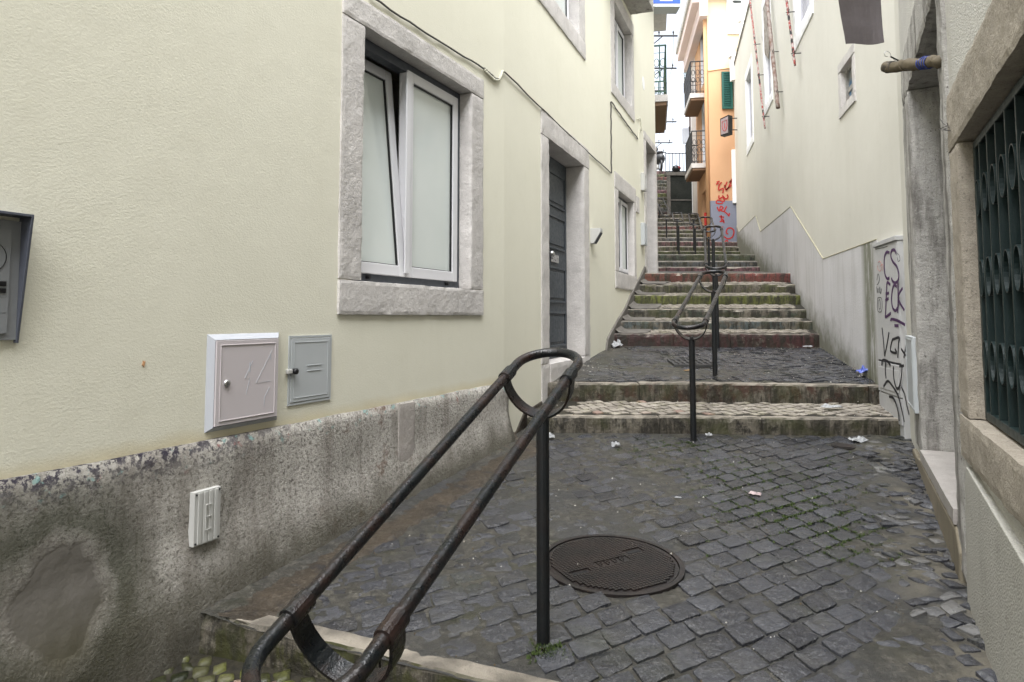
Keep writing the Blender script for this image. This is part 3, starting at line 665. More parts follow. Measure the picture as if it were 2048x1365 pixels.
for j in range(n2_ + 1): vs.append(W1.p(KS + .03, -.1, -.6 + 1.21 * j / n2_))
for j in range(n2_): k = j * (n1_ + 1) + n1_; fs.append((k, c0 + j, c0 + j + 1, k + n1_ + 1))
mb.add(vs, fs); mb.build('plinth', M['plinth'], LB, W1, smooth=True, recalc=False)
mb = MB(); mb.gbox(W1, 3.38, 3.55, 0, .036, .0, .612, .02, .003); mb.build('smooth_plinth_block', stonemat('grey_block', (.40, .37, .34), pit=.2, grime=.5), LB, W1)
def window(par, fr, o, i, label, dep=.10, **k):
    w = empty('window', fr.p((o[0] + o[1]) / 2, 0, o[2]) - par.location); w.parent = par; w['label'] = label
    mb = MB(); surround(mb, fr, o, i, .28); mb.build('stone_surround', M['stone'], w, fr)
    casement(w, fr, i, dep, **k)
    mb = MB(); mb.box(fr, i[0] - .1, i[1] + .1, -.75, -.7, i[2] - .1, i[3] + .1); mb.build('dark_room_panel', M['dark'], w)  # dark panel added behind the opening to stand for the unlit room
    return w
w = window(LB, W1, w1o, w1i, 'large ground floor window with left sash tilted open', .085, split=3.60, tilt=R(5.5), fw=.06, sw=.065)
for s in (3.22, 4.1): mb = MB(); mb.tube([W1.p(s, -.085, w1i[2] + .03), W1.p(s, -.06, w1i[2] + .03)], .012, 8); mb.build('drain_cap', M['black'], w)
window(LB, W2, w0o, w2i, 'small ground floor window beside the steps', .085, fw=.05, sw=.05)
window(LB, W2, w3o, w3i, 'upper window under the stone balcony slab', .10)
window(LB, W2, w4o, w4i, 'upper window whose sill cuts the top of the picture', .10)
# door 1
D = empty('door', W2.p(1.7, 0, .69) - LB.location); D.parent = LB; D['label'] = 'dark slate panelled double door in stone surround'
mb = MB(); surround(mb, W2, d1o, d1i, .30, .014, .004, .04, False); mb.gbox(W2, d1o[0], d1i[0], -.3, .014, .2, d1i[2], .04, .004); mb.gbox(W2, d1i[1], d1o[1], -.3, .014, .45, d1i[2], .04, .004)
mb.build('stone_surround', M['stone'], D, W2)
mb = MB(); mb.gbox(W2, d1i[0] + .003, d1i[1] - .003, -.3, .022, .3, .685, .04, .004); mb.build('threshold', M['stone'], D, W2)
dn = -.19; ms = 1.52
def leaf(s0, s1, z0, z1, n, panels, name, mat, par):
    mb = MB(); mb.box(W2 if par is D else W2, s0, s1, n - .045, n, z0, z1)
    for a, b in panels:
        ring(mb, W2, s0 + .08, s1 - .08, a, b, .022, n, n + .014); mb.box(W2, s0 + .13, s1 - .13, n, n + .010, a + .05, b - .05)
    return mb.build(name, mat, par, bev=.004)
pz = [(.80, 1.16), (1.25, 1.62), (1.80, 2.15), (2.24, 2.60)]
leaf(d1i[0], ms - .004, .69, 2.75, dn, pz, 'leaf', M['door'], D)
l2 = leaf(ms + .004, d1i[1], .69, 2.75, dn, pz, 'leaf', M['door'], D)
mb = MB(); mb.box(W2, ms - .03, ms + .035, dn + .002, dn + .02, .72, 2.72); mb.build('cover_strip', M['door'], l2, bev=.004)
mb = MB(); mb.box(W2, ms + .22, ms + .47, dn + .002, dn + .016, 1.665, 1.745); mb.box(W2, ms + .245, ms + .445, dn + .016, dn + .022, 1.69, 1.725); mb.build('letter_plate', M['steel'], l2, bev=.003)
mb = MB(); kz = 1.72; ks = ms - .02 + .02; mb.tube([W2.p(ks, dn + .02, kz), W2.p(ks, dn + .06, kz), W2.p(ks, dn + .065, kz), W2.p(ks, dn + .10, kz), W2.p(ks, dn + .115, kz)], [.012, .012, .03, .034, .016], 16); mb.build('knob', M['steel'], l2, smooth=True)
# door 2
D2 = empty('door', W2.p(6.6, 0, 1.8) - LB.location); D2.parent = LB; D2['label'] = 'tall stone framed doorway at the far corner of the house'
mb = MB(); surround(mb, W2, d2o, d2i, .42, .016, .004, .06, False); mb.gbox(W2, d2o[0], d2i[0], -.42, .016, 1.3, d2i[2], .06, .004); mb.gbox(W2, d2i[1], d2o[1], -.42, .016, 1.3, d2i[2], .06, .004); mb.build('stone_surround', M['stone'], D2, W2)
mb = MB(); mb.box(W2, d2i[0], d2i[1], -.43, -.38, 1.7, 3.95); mb.build('leaf', M['door'], D2); mb = MB(); mb.gbox(W2, d2i[0] + .003, d2i[1] - .003, -.42, .06, 1.4, 1.80, .06, .005); mb.build('threshold', M['concrete'], D2)
# balcony slab over the upper window
mb = MB(); A0 = W2.sv(1265, 38); mb.gbox(W2, 3.3, 5.12, -.1, .34, A0[1], A0[1] + .14, .06, .006); BS = mb.build('balcony_slab', M['stone_rough'], LB, W2)
# small patches in the plaster
s_, z_ = W2.sv(1287, 167, .002); mb = MB(); mb.prism(W2, [(s_ + .10 * math.cos(t) , z_ + .11 * math.sin(t)) for t in [i * math.pi / 6 for i in range(12)]], -.01, .004); mb.build('plaster_patch', M['white_wall'], LB)
s_, z_ = W1.sv(287, 728); mb = MB(); mb.prism(W1, [(s_ + (.004 + .004 * (i % 2)) * math.cos(i * .7), z_ + (.008 + .006 * (i % 2)) * math.sin(i * .7)) for i in range(9)], -.01, .003); mb.build('plaster_chip', M['tan'], LB)

# ------------------------------------------------------------------ things on the left wall
def boxq(fr, tl, br, n=0):
    a = fr.sv(*tl, n); b = fr.sv(*br, n); return a[0], b[0], b[1], a[1]
# meter cabinet with bevelled frame
o = (2.055, 2.455, .643, 1.035); i = (2.078, 2.430, .662, 1.012)
mc = empty('meter_cabinet', W1.p(2.25, 0, .64), 'pale pinkish-grey meter cabinet with lightning mark scratched on its door', 'cabinet', 'cabinets on the left wall')
mb = MB(); dpt = .022; q = [W1.p(o[0], 0, o[2]), W1.p(o[1], 0, o[2]), W1.p(o[1], 0, o[3]), W1.p(o[0], 0, o[3])]; r_ = [W1.p(i[0], dpt, i[2]), W1.p(i[1], dpt, i[2]), W1.p(i[1], dpt, i[3]), W1.p(i[0], dpt, i[3])]
e_ = [W1.p(i[0], 0, i[2]), W1.p(i[1], 0, i[2]), W1.p(i[1], 0, i[3]), W1.p(i[0], 0, i[3])]
for k in range(4): mb.quad(q[k], q[(k + 1) % 4], r_[(k + 1) % 4], r_[k])
for k in range(4): mb.quad(r_[k], r_[(k + 1) % 4], e_[(k + 1) % 4], e_[k])
mb.build('frame', M['cab_white'], mc)
mb = MB(); mb.box(W1, i[0] + .003, i[1] - .003, .0, dpt + .006, i[2] + .003, i[3] - .003); ring(mb, W1, i[0] + .022, i[1] - .022, i[2] + .02, i[3] - .02, .004, dpt + .006, dpt + .009); dr = mb.build('door', M['cab_pink'], mc, bev=.003)
mb = MB(); s_, z_ = W1.sv(451, 767, dpt); mb.tube([W1.p(s_, dpt, z_), W1.p(s_, dpt + .012, z_), W1.p(s_, dpt + .016, z_)], [.016, .015, .007], 16); mb.build('lock', M['steel'], dr, smooth=True)
mb = MB()
def zag(pxs, fr, n, w, mbb):
    pts = [fr.p(*(lambda t: (t[0], n, t[1]))(fr.sv(px, py, n))) for px, py in pxs]; mbb.ribbon(pts, .0008, w, Vector((fr.n[0], fr.n[1], 0)))
zag([(506, 722), (490, 757), (500, 757), (492, 790)], W1, dpt + .0065, .0025, mb); zag([(545, 700), (512, 767), (540, 762)], W1, dpt + .0065, .0022, mb); zag([(539, 775), (529, 795), (528, 813)], W1, dpt + .0065, .003, mb); zag([(500, 725), (500, 745)], W1, dpt + .0065, .006, mb); zag([(541, 708), (541, 720)], W1, dpt + .0065, .006, mb)
mb.build('scratches', M['cab_white'], dr)
# flush hatch
hc = empty('service_hatch', W1.p(2.67, 0, .7), 'flat blue-grey service hatch with black knob, right of the meter cabinet', 'hatch', 'cabinets on the left wall')
h = (2.518, 2.818, .697, 1.018); mb = MB(); ring(mb, W1, h[0], h[1], h[2], h[3], .01, -.02, .006); mb.build('frame', M['cab_grey'], hc)
mb = MB(); mb.box(W1, h[0] + .013, h[1] - .013, -.02, .008, h[2] + .013, h[3] - .013); ring(mb, W1, h[0] + .03, h[1] - .03, h[2] + .03, h[3] - .03, .003, .008, .010)
for zz in (.873, .848): mb.box(W1, 2.64, 2.74, .008, .0105, zz, zz + .003)
dr = mb.build('door', M['cab_grey'], hc, bev=.002)
mb = MB(); s_, z_ = W1.sv(587, 743, .01); mb.tube([W1.p(s_, .008, z_), W1.p(s_, .030, z_), W1.p(s_, .034, z_)], [.013, .014, .009], 14); mb.build('knob', M['black'], dr, smooth=True)
mb = MB(); mb.box(W1, s_ - .045, s_ - .012, .002, .018, z_ - .010, z_ + .010); mb.build('latch', M['white_paint'], hc, bev=.003)
mb = MB(); mb.box(W1, h[0] + .004, h[1] - .004, -.018, -.012, h[2] + .004, h[3] - .004); mb.build('back', M['dark'], hc)
# vent cover on the plinth
vc = empty('vent_cover', W1.p(2.03, .04, .23), 'narrow white ribbed cover plate screwed to the stone plinth', 'cover plate')
v = (1.972, 2.098, .229, .433); pn = .048; mb = MB(); mb.box(W1, v[0], v[1], pn - .03, pn + .006, v[2], v[3])
for k in range(4): a = v[0] + .016 + k * .026; mb.box(W1, a, a + .017, pn + .006, pn + .010, v[2] + .005, v[3] - .005)
for zz in (.28, .33, .375): mb.box(W1, 2.02, 2.05, pn + .0105, pn + .013, zz, zz + .004)
mb.box(W1, 2.02, 2.024, pn + .0105, pn + .013, .285, .375)
mb.build('plate', M['white_paint'], vc, bev=.002)
for a in (v[0] + .008, v[1] - .008):
    for zz in (v[2] + .01, v[3] - .01): mb = MB(); mb.tube([W1.p(a, pn, zz), W1.p(a, pn + .009, zz)], .004, 8); mb.build('screw', M['dark_iron'], vc)
# intercom
ic = empty('intercom', W1.p(1.25, 0, 1.03), 'grey metal door intercom panel with slanted hood at the left edge', 'intercom')
a0, a1, z0, z1 = 1.13, 1.322, 1.035, 1.40
mb = MB(); mb.box(W1, a0, a1, 0, .012, z0, z1); mb.box(W1, a0, a1 - .03, .012, .018, z0 + .02, z1 - .03)
for zz in (1.318, 1.214, 1.165, 1.118): mb.box(W1, a0, a1 - .034, .018, .0188, zz, zz + .0015)
mb.build('panel', M['intercom'], ic, bev=.002)
mb = MB()   # hood: side cheeks that taper downwards and a top
for sA in (a0 - .006, a1): mb.prism(Frame(W1.p(sA, 0, 0)[:2], W1.n, 1), [(0, z0 - .01), (.014, z0 - .01), (.062, z1 + .012), (0, z1 + .012)], -.0, .006 if sA < a1 else -.008)
mb.box(W1, a0 - .006, a1 + .008, 0, .062, z1 + .012, z1 + .02); mb.build('hood', M['intercom_hood'], ic, bev=.001)
for zz in (1.198, 1.178):
    mb = MB(); mb.box(W1, 1.255, 1.283, .018, .022, zz, zz + .014); mb.build('button', M['black'], ic, bev=.003)
    mb = MB(); mb.box(W1, 1.20, 1.252, .018, .020, zz, zz + .014); mb.build('name_tag', M['white_paint'], ic, bev=.001)
mb = MB(); mb.box(W1, 1.20, 1.25, .018, .020, 1.158, 1.170); mb.build('name_tag', M['white_paint'], ic)
mb = MB(); cc = W1.p(1.235, .019, 1.285); mb.tube([W1.p(1.235 + .045 * math.cos(t), .019, 1.285 + .045 * math.sin(t)) for t in [k * math.pi / 16 for k in range(32)]], .0012, 5, True); mb.build('speaker_ring', M['black'], ic)
# wall lamp beside door
wl = empty('wall_lamp', W2.p(2.68, 0, 1.9), 'small slanted grey box lamp on the cream wall between door and small window', 'wall lamp')
mb = MB(); fc = Frame(W2.p(2.62, 0, 0)[:2], W2.n, 1); mb.prism(fc, [(0, 1.93), (.04, 1.93), (.12, 2.06), (.12, 2.10), (0, 2.10)], 0, -.10); mb.build('housing', M['white_paint'], wl, bev=.003)
mb = MB(); mb.prism(fc, [(.045, 1.932), (.118, 2.05), (.121, 2.045), (.05, 1.928)], -.01, -.09); mb.build('lens', M['frame_dark'], wl)
def wbox(name, tl, br, dep, mat, label, cat, slope=0):
    s0, s1, z0, z1 = boxq(W2, tl, br); mb = MB(); mb.box(W2, s0, s1, 0, dep, z0, z1); ob = mb.build('body', mat, e := empty(name, W2.p(s0, 0, z0), label, cat), bev=.004)
    mb = MB(); ring(mb, W2, s0 + .02, s1 - .02, z0 + .03, z1 - .03, .008, dep, dep + .004); mb.build('lid', mat, e); return e
wbox('meter_box', (1281, 446), (1287, 493), .06, M['cab_grey'], 'grey meter box on the wall left of the far doorway', 'meter box')
wbox('junction_box', (1281, 346), (1286, 385), .06, M['white_paint'], 'small white junction box above the grey meter box', 'junction box')
s0, s1, z0, z1 = boxq(W2, (1271, 392), (1277, 428)); mb = MB(); mb.gbox(W2, s0, s1, 0, .02, z0, z1, .05, .003)
tag(mb.build('stone_plaque', M['stone'], None, W2), 'small pale stone plaque right of the small window', 'plaque')
# cables
def cable(name, fr_pts, r, mat, label, extra=None, sub=14):
    pts = []
    for (fr, a, b, sag) in fr_pts:
        A = fr.sv(*a, .012); B = fr.sv(*b, .012)
        for k in range(sub + 1):
            t = k / sub; pts.append(fr.p(A[0] + (B[0] - A[0]) * t, .012 + .003 * math.sin(k * 2.1), A[1] + (B[1] - A[1]) * t - sag * 4 * t * (1 - t) + .003 * math.sin(k * 1.7)))
    mb = MB(); mb.tube(pts, r, 6); return tag(mb.build(name, mat, None), label, 'cable')
cable('cable', [(W1, (740, -8), (968, 137), .01), (W1, (968, 137), (985, 152), .0), (W1, (985, 152), (998, 158), .01), (W1, (999, 158), (1005, 148), 0), (W1, (1005, 148), (1007, 142), 0), (W2, (1011, 146), (1222, 346), .015)], .0065, M['wire'], 'thin dark cable sagging along the cream wall over window and door')
cable('cable', [(W2, (1223, 347), (1222, 204), 0), (W2, (1223, 204), (1276, 278), .01)], .008, M['wire'], 'dark cable rising then running under the upper window sill')
cable('cable', [(W2, (1276, 278), (1283, 262), -.08), (W2, (1283, 262), (1278, 240), -.10), (W2, (1278, 240), (1274, 238), 0)], .006, M['paleflex'], 'pale cable end curling loose below the upper window')
cable('cable', [(W1, (968, 140), (984, 156), .0), (W1, (984, 156), (998, 160), .01), (W1, (998, 160), (1006, 142), -.0)], .010, M['paleflex'], 'pale hook-shaped flex at the upper right corner of the big window')

# ------------------------------------------------------------------ right: near house with doorway and barred window
NH = empty('house', E2.p(4, 0, .1), 'rough grey-white house with stone doorway and barred window at the right edge', 'house')
di = (3.50, 5.06, .225, 2.62); gi = (1.0, 2.985, .715, 1.79); go = (.75, 3.22, .54, 2.03)
mb = MB(); wallmesh(mb, E2, -6, 5.75, -2, 7, [di, gi]); mb.build('wall', M['roughwhite'], NH, E2)
mb = MB(); shell(mb, E2, -6, 5.75, -2, 7, -.45, -5); mb.build('rear_wall', M['roughwhite'], NH)
mb = MB(); mb.prism(E2, [(-4, -2), (-4, .30), (2.0, .44), (3.08, .52), (3.13, .45), (3.2, .05), (3.2, -2)], -.02, .026); mb.build('cement_skirt', plaster('grey_rough_cement', (.46, .45, .41), (.38, .37, .33), 95, .9, .6, (.2, .18, .15), .35, coarse=120), NH, E2, bev=.004)
mb = MB(); mb.prism(E2, [(3.38, -2), (3.38, .10), (3.48, .18), (5.1, .18), (5.3, .16), (5.68, .16), (5.68, -2)], -.02, .028); mb.build('stained_skirt', plaster('stained_cement', (.25, .22, .17), (.16, .14, .10), 70, .8, .6, (.07, .06, .045), .5), NH, E2, bev=.012)
D = empty('doorway', E2.p(4.3, 0, .2) - NH.location); D.parent = NH
mb = MB(); mb.gbox(E2, 5.06, 5.52, -.45, .018, .22, 2.62, .025, .005); mb.gbox(E2, 3.29, 3.50, -.45, .018, .0, 2.62, .035, .006); mb.gbox(E2, 3.29, 5.52, -.45, .020, 2.622, 2.95, .035, .006)
mb.build('stone_surround', stonemat('stained_jamb_stone', (.46, .445, .415), (.06, .052, .045), .8, .6, 70, 1.0, grime=.85, gth=.48), D, E2)
mb = MB(); mb.gbox(E2, 3.503, 5.057, -.45, .03, .185, .255, .05, .002); mb.build('marble_threshold', M['marble'], D, E2)
mb = MB(); mb.box(E2, 3.5, 5.06, -.44, -.40, .255, 2.62); mb.build('leaf', M['dark_iron'], D)
W = empty('window', E2.p(2.2, 0, .6) - NH.location); W.parent = NH; W['label'] = 'brown stone framed window behind green iron bars'
mb = MB(); surround(mb, E2, go, gi, .30, .022, .0035, .025); mb.build('stone_surround', M['granite'], W, E2)
mb = MB(); mb.box(E2, gi[0], gi[1], -.34, -.31, gi[2], gi[3]); mb.build('boarded_back', paint('brown_boards', (.05, .035, .025), .8, .5, (.11, .09, .07), .4), W)
gr = MB(); ring(gr, E2, gi[0] + .01, gi[1] - .012, gi[2] + .008, gi[3] - .012, .03, -.075, -.03); g = gr.build('grille_frame', M['green_iron'], W, bev=.003)
s = gi[1] - .135
bars = []
while s > gi[0] + .05:
    mb = MB(); mb.box(E2, s - .006, s + .006, -.075, -.03, gi[2] + .035, gi[3] - .04); mb.build('bar', M['green_iron'], g, bev=.002)
    for zc in (1.555, 1.25, .948):
        mb = MB(); cs = s + .077 if s + .077 < gi[1] - .03 else None
        if cs: mb.ribbon([E2.p(cs + .046 * math.cos(t), -.052, zc + .068 * math.sin(t)) for t in [k * math.pi / 12 for k in range(25)]], .045, .004, Vector((E2.n[0], E2.n[1], 0))); mb.build('ring', M['green_iron'], g)
    s -= .154
# right: far long ivory house
FH = empty('house', E1.p(10, 0, 1.5), 'long ivory house with grey zigzag dado rising beside the steps', 'house')
def q1(tl, tr, bl, br):
    a = [E1.sv(*t) for t in (tl, tr, bl, br)]; return (min(a[1][0], a[3][0]), max(a[0][0], a[2][0]), (a[2][1] + a[3][1]) / 2, (a[0][1] + a[1][1]) / 2)
wa = q1((1677, 129), (1708, 91), (1682, 238), (1713, 201)); wb = (8.82, 10.2, 4.94, 6.6); wc = (12.4, 13.5, 4.93, 7.15); wd = (15.3, 16.7, 4.89, 6.85)
ins = lambda w_, a, b=None: (w_[0] + a, w_[1] - a, w_[2] + (b or a), w_[3] - (b or a))
wai, wbi, wci, wdi = ins(wa, .10), ins(wb, .2), ins(wc, .18), ins(wd, .2)
KX = (Vector((1.875 + .2255 * 5.57, 5.57)) - Vector(E1.o)).length
roof = 8.02
mb = MB(); wallmesh(mb, E1, KX, 19.68, -1, roof, [wai, wbi, wci, wdi]); wallmesh(mb, E2, 5.75, 6.17, -1, 7, []); mb.build('wall', M['ivory'], FH, E1)
mb = MB(); shell(mb, E1, KX, 19.68, -1, roof, -.45, -5); mb.build('rear_wall', M['ivory'], FH)
mb = MB(); mb.box(E1, KX, 19.68, -.6, .03, roof, roof + .06); mb.build('roof_edge', M['stone_rough'], FH)
dad = [(6.42, 1.80), (8.69, 1.81), (10.88, 2.79), (14.55, 2.84), (15.3, 3.28), (19.0, 3.36), (19.68, 3.62), (19.68, 0), (6.42, -1)]
M['dado'] = plaster('grey_dado', (.37, .36, .35), (.30, .29, .28), 40, .4, .3, (.17, .17, .12), .5)
n_ = NT('mossy_grey_dado', .85, .2); us, uz = n_.uv()
cc_ = n_.mix(n_.ramp(n_.noise(1.2, 6, .6), .35, .7), (.60, .59, .60), (.52, .51, .51)); cc_ = n_.mix(n_.ramp(n_.noise(1, 6, .65, n_.scale((9, 9, .8))), .5, .75, 0, .5), cc_, (.30, .29, .27))
hh = n_.math('SUBTRACT', uz, n_.math('MULTIPLY', n_.math('SUBTRACT', us, 6.6), .235)); ms_ = n_.ramp(n_.math('ADD', hh, n_.ramp(n_.noise(5, 6, .7), 0, 1, -.35, .35)), .30, .70, .8, 0)
cc_ = n_.mix(ms_, cc_, (.10, .10, .055))
gs = n_.math('MULTIPLY', n_.ramp(n_.math('ABSOLUTE', n_.math('SUBTRACT', us, 6.72)), .10, .26, 1, 0), n_.ramp(n_.noise(1, 6, .7, n_.scale((14, 14, 1.6))), .36, .50)); cc_ = n_.mix(n_.math('MULTIPLY', gs, .8), cc_, (.10, .105, .05))
M['dado'] = n_.set(cc_, None, n_.bump(n_.noise(45, 5, .65), .5, .006))
mb = MB(); mb.prism(E1, dad, -.02, .007); mb.build('dado', M['dado'], FH, E1)
mb = MB()
for a, b in zip(dad[:6], dad[1:7]): mb.tube([E1.p(a[0], .006, a[1] + .004), E1.p(b[0], .006, b[1] + .004)], .006, 5)
mb.build('dado_edge', plaster('worn_edge_line', (.42, .40, .28), (.28, .26, .18), 20, .3, .8), FH)
for o_, i_, lab, kind in ((wa, wai, 'small square window with a painted board inside', 'art'), (wb, wbi, 'upper window with weathered pale shutters', 'sh'), (wc, wci, 'tall narrow window with flaking surround', 'sh'), (wd, wdi, 'farthest narrow shuttered window', 'sh')):
    w = empty('window', E1.p(o_[0], 0, o_[2]) - FH.location); w.parent = FH; w['label'] = lab
    mb = MB(); surround(mb, E1, o_, i_, .2, .014, .004, .06); mb.build('surround', M['stone'] if kind == 'art' else M['white_wall'], w, E1)
    if kind == 'art':
        mb = MB(); ring(mb, E1, i_[0], i_[1], i_[2], i_[3], .03, -.08, -.04); mb.box(E1, i_[0], i_[1], -.09, -.055, (i_[2] + i_[3]) / 2 - .05, (i_[2] + i_[3]) / 2 + .0); mb.build('frame', M['stone_rough'], w)
        nn = NT('painted_board', .6, .3); c_ = nn.mix(nn.ramp(nn.noise(7, 2, .5), .45, .52), (.03, .12, .24), (.20, .21, .21)); c_ = nn.mix(nn.ramp(nn.noise(6, 2, .5, nn.scale((1, 1, 1), (4, 4, 4))), .54, .58), c_, (.40, .05, .06)); bm_ = nn.set(c_, .5, None)
        mb = MB(); mb.box(E1, i_[0], i_[1], -.075, -.065, i_[2], i_[3]); mb.build('board', bm_, w)
    else:
        mid = (i_[0] + i_[1]) / 2
        for a, b in ((i_[0] + .01, mid - .006), (mid + .006, i_[1] - .01)):
            mb = MB(); ring(mb, E1, a, b, i_[2] + .01, i_[3] - .01, .06, -.10, -.06)
            zz = i_[2] + .09
            while zz < i_[3] - .1: mb.box(E1, a + .06, b - .06, -.095, -.07, zz, zz + .04); zz += .055
            mb.build('shutter', paint('faded_shutter', (.48, .48, .53), .7, .4, (.3, .3, .3), .2), w)
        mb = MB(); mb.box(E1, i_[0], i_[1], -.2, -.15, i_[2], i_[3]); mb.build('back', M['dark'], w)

# ------------------------------------------------------------------ things on the right walls
def wallpole(a, b, r, mat, label, name='wall_pole', fr=E1, brackets=(.35, .8)):
    A = fr.sv(*a, .10); B = fr.sv(*b, .10); pa, pb = fr.p(A[0], .10, A[1]), fr.p(B[0], .10, B[1]); pb = pa + (pb - pa); N_ = 30
    e = empty(name, pb, label, 'pole', 'old poles fixed to the ivory wall'); top = pa + (pa - pb) * .35
    mb = MB(); mb.tube([top + (pb - top) * k / N_ for k in range(N_ + 1)], [r * (1 + .18 * math.sin(k * 2.3) * random.random()) for k in range(N_ + 1)], 8, jit=.3); mb.build('shaft', mat, e, smooth=True)
    for t in brackets:
        q = pa + (pb - pa) * t; nv = Vector((fr.n[0], fr.n[1], 0)); dv = Vector((fr.d[0], fr.d[1], 0)); mb = MB(); mb.tube([q - nv * .11, q + nv * .03], .008, 6); mb.tube([q - dv * .09, q + dv * .09], .008, 6); mb.build('bracket', M['dark_iron'], e)
wallpole((1500, 0), (1530, 257), .017, M['redpole'], 'longest thin red and black flaking pole on the ivory wall', brackets=(.38, .62, .92))
wallpole((1573, 0), (1590, 131), .017, M['redpole'], 'shorter thin red and black pole nearer the viewer', brackets=(.2, .83))
wallpole((1536, 20), (1556, 216), .034, M['rustpipe'], 'thick rusty peeling pipe between the two thin red poles', 'wall_pipe', brackets=(.45, .85))
# flaked patch beside the pipe
n = NT('bare_flaked_render', .9, .2); c = n.mix(n.ramp(n.noise(9, 6, .7), .42, .6), (.40, .37, .33), (.20, .17, .145)); flk = n.set(c, .9, n.bump(n.noise(30, 5, .7), .8, .02))
mb = MB(); pp = [(1527, 40), (1524, 75), (1530, 108), (1537, 118), (1542, 60), (1538, 0), (1528, -20)]; mb.prism(E1, [E1.sv(*p_) for p_ in pp], -.01, .006); mb.build('flaked_patch', flk, FH)
# hanging sheet of dark metal
sg = empty('hanging_sheet', (2.7, 5.2, 3.2), 'dark weathered metal sheet hanging high above the doorway', 'metal sheet')
ys = 4.95; P0 = at_y(1692, 88, ys); P1 = at_y(1772, 82, ys); P2 = at_y(1758, -60, ys); P3 = at_y(1668, -60, ys); mb = MB(); k_ = 8; vs = []
for j in range(k_ + 1):
    for i in range(k_ + 1):
        u, v = i / k_, j / k_; q = (P0 * (1 - u) + P1 * u) * (1 - v) + (P3 * (1 - u) + P2 * u) * v; q.y += .03 * math.sin(u * 2.5) + .015 * fn(q, 5); q.z += .006 * math.sin(u * 6) if j == 0 else 0; vs.append(q)
fs = [(j * 9 + i, j * 9 + i + 1, j * 9 + i + 10, j * 9 + i + 9) for j in range(8) for i in range(8)]; nb = len(vs); vs += [v + Vector((0, .006, 0)) for v in vs]; fs += [tuple(nb + t for t in f[::-1]) for f in fs]
rim = list(range(9)) + [j * 9 + 8 for j in range(1, 9)] + [72 + i for i in range(7, -1, -1)] + [j * 9 for j in range(7, 0, -1)]
fs += [(rim[t], nb + rim[t], nb + rim[(t + 1) % 32], rim[(t + 1) % 32]) for t in range(32)]
mb.add(vs, fs); mb.build('sheet', M['sheet'], sg, smooth=False)
mb = MB(); tp = (P2 + P3) / 2; mb.tube([P3 + Vector((0, 0, .0)), P2, Vector((xr(ys) + .05, ys, P2.z + .02))], .012, 8); mb.build('bracket_arm', M['dark_iron'], sg)
# taped pole sticking out of the wall
A = E2.sv(1896, 121); pA = E2.p(A[0], -.05, A[1]); pB = at_y(1772, 136, 3.40); N_ = 40; ax = (pB - pA).normalized()
pe = empty('clothes_pole', pA, 'ochre tape-wrapped pole with blue cord sticking out above the doorway', 'pole')
mb = MB(); mb.tube([pA + (pB - pA) * k / N_ + Vector((0, 0, .003 * math.sin(k * .5))) for k in range(N_ + 1)], [.0245 + .002 * math.sin(k * 1.9) + .003 * random.random() for k in range(N_ + 1)], 16, jit=.25); mb.build('shaft', M['hose'], pe, smooth=True)
u = ax.cross(Vector((0, 0, 1))).normalized(); w_ = ax.cross(u)
def wrap(t0, t1, turns, r, th, mat, name, par=pe):
    mb = MB(); L = pB - pA; n_ = int(turns * 14); mb.tube([pA + L * (t0 + (t1 - t0) * k / n_) + (u * math.cos(k * 2 * math.pi / 14) + w_ * math.sin(k * 2 * math.pi / 14)) * (r + .002 * fn((k, 0, 0), .9)) for k in range(n_ + 1)], th, 6); return mb.build(name, mat, par, smooth=True)
wrap(.38, .50, 3.6, .0275, .0030, M['bluecord'], 'blue_cord'); wrap(.08, .97, 6, .0255, .0025, M['hose'], 'tape_edge'); wrap(.88, .99, 5, .0265, .002, M['wire'], 'wire_binding')
mb = MB(); q = pA + (pB - pA) * .86 + Vector((0, 0, .03)); mb.tube([q + Vector((.02, 0, -.012)), q, q + Vector((-.018, 0, .018)), q + Vector((-.024, 0, .04)), q + Vector((-.04, 0, .048)), q + Vector((-.052, 0, .036)), q + Vector((-.048, 0, .022)), q + Vector((-.036, 0, .02))], .0014, 5); mb.build('wire_hook', M['steel'], pe)
mb = MB(); q = pA + (pB - pA) * .82 + Vector((0, -.0, .026)); mb.tube([q + Vector((.03, 0, -.005)), q + Vector((0, 0, .004)), q + Vector((-.035, 0, .022))], .004, 6); mb.build('clip', M['black'], pe)
# little twist of wire on the door jamb
mb = MB(); c0 = [(1880, 238), (1892, 247), (1898, 255), (1893, 258), (1901, 262), (1882, 259), (1896, 252), (1900, 246)]; pts = [E2.p(*(lambda t: (t[0], .03 + .01 * (k % 2), t[1]))(E2.sv(px, py, .03))) for k, (px, py) in enumerate(c0)]; mb.tube(pts, .0018, 5)
tag(mb.build('wire_twist', M['wire'], None), 'small twist of dark wire beside the doorway under the taped pole', 'wire')
# electrical cabinet with graffiti
CF = E1; cn = .05
cs0 = 5.72; cs1 = CF.sv(1750, 560, cn)[0]; ct = CF.sv(1750, 489, cn)[1]; cz = .02
ec = empty('electrical_cabinet', CF.p(6.1, 0, .2), 'tall grey street cabinet covered in purple and black graffiti', 'cabinet')
mb = MB(); zsp = CF.sv(1762, 722, cn)[1]; zb2 = CF.sv(1765, 785, cn)[1]; zb3 = CF.sv(1775, 838, cn)[1]
mb.box(CF, cs0, cs1, -.2, cn - .006, cz - .2, ct - .03); mb.build('body', M['cabinet'], ec, bev=.004)
mb = MB(); mb.box(CF, cs0 - .01, cs1 + .012, -.2, cn + .012, ct - .028, ct + .01); mb.build('top', M['cabinet'], ec, bev=.004)
mb = MB(); mb.box(CF, cs0 + .01, cs1 - .012, cn - .006, cn, zsp + .010, ct - .04); dr = mb.build('upper_door', M['cabinet'], ec, bev=.003)
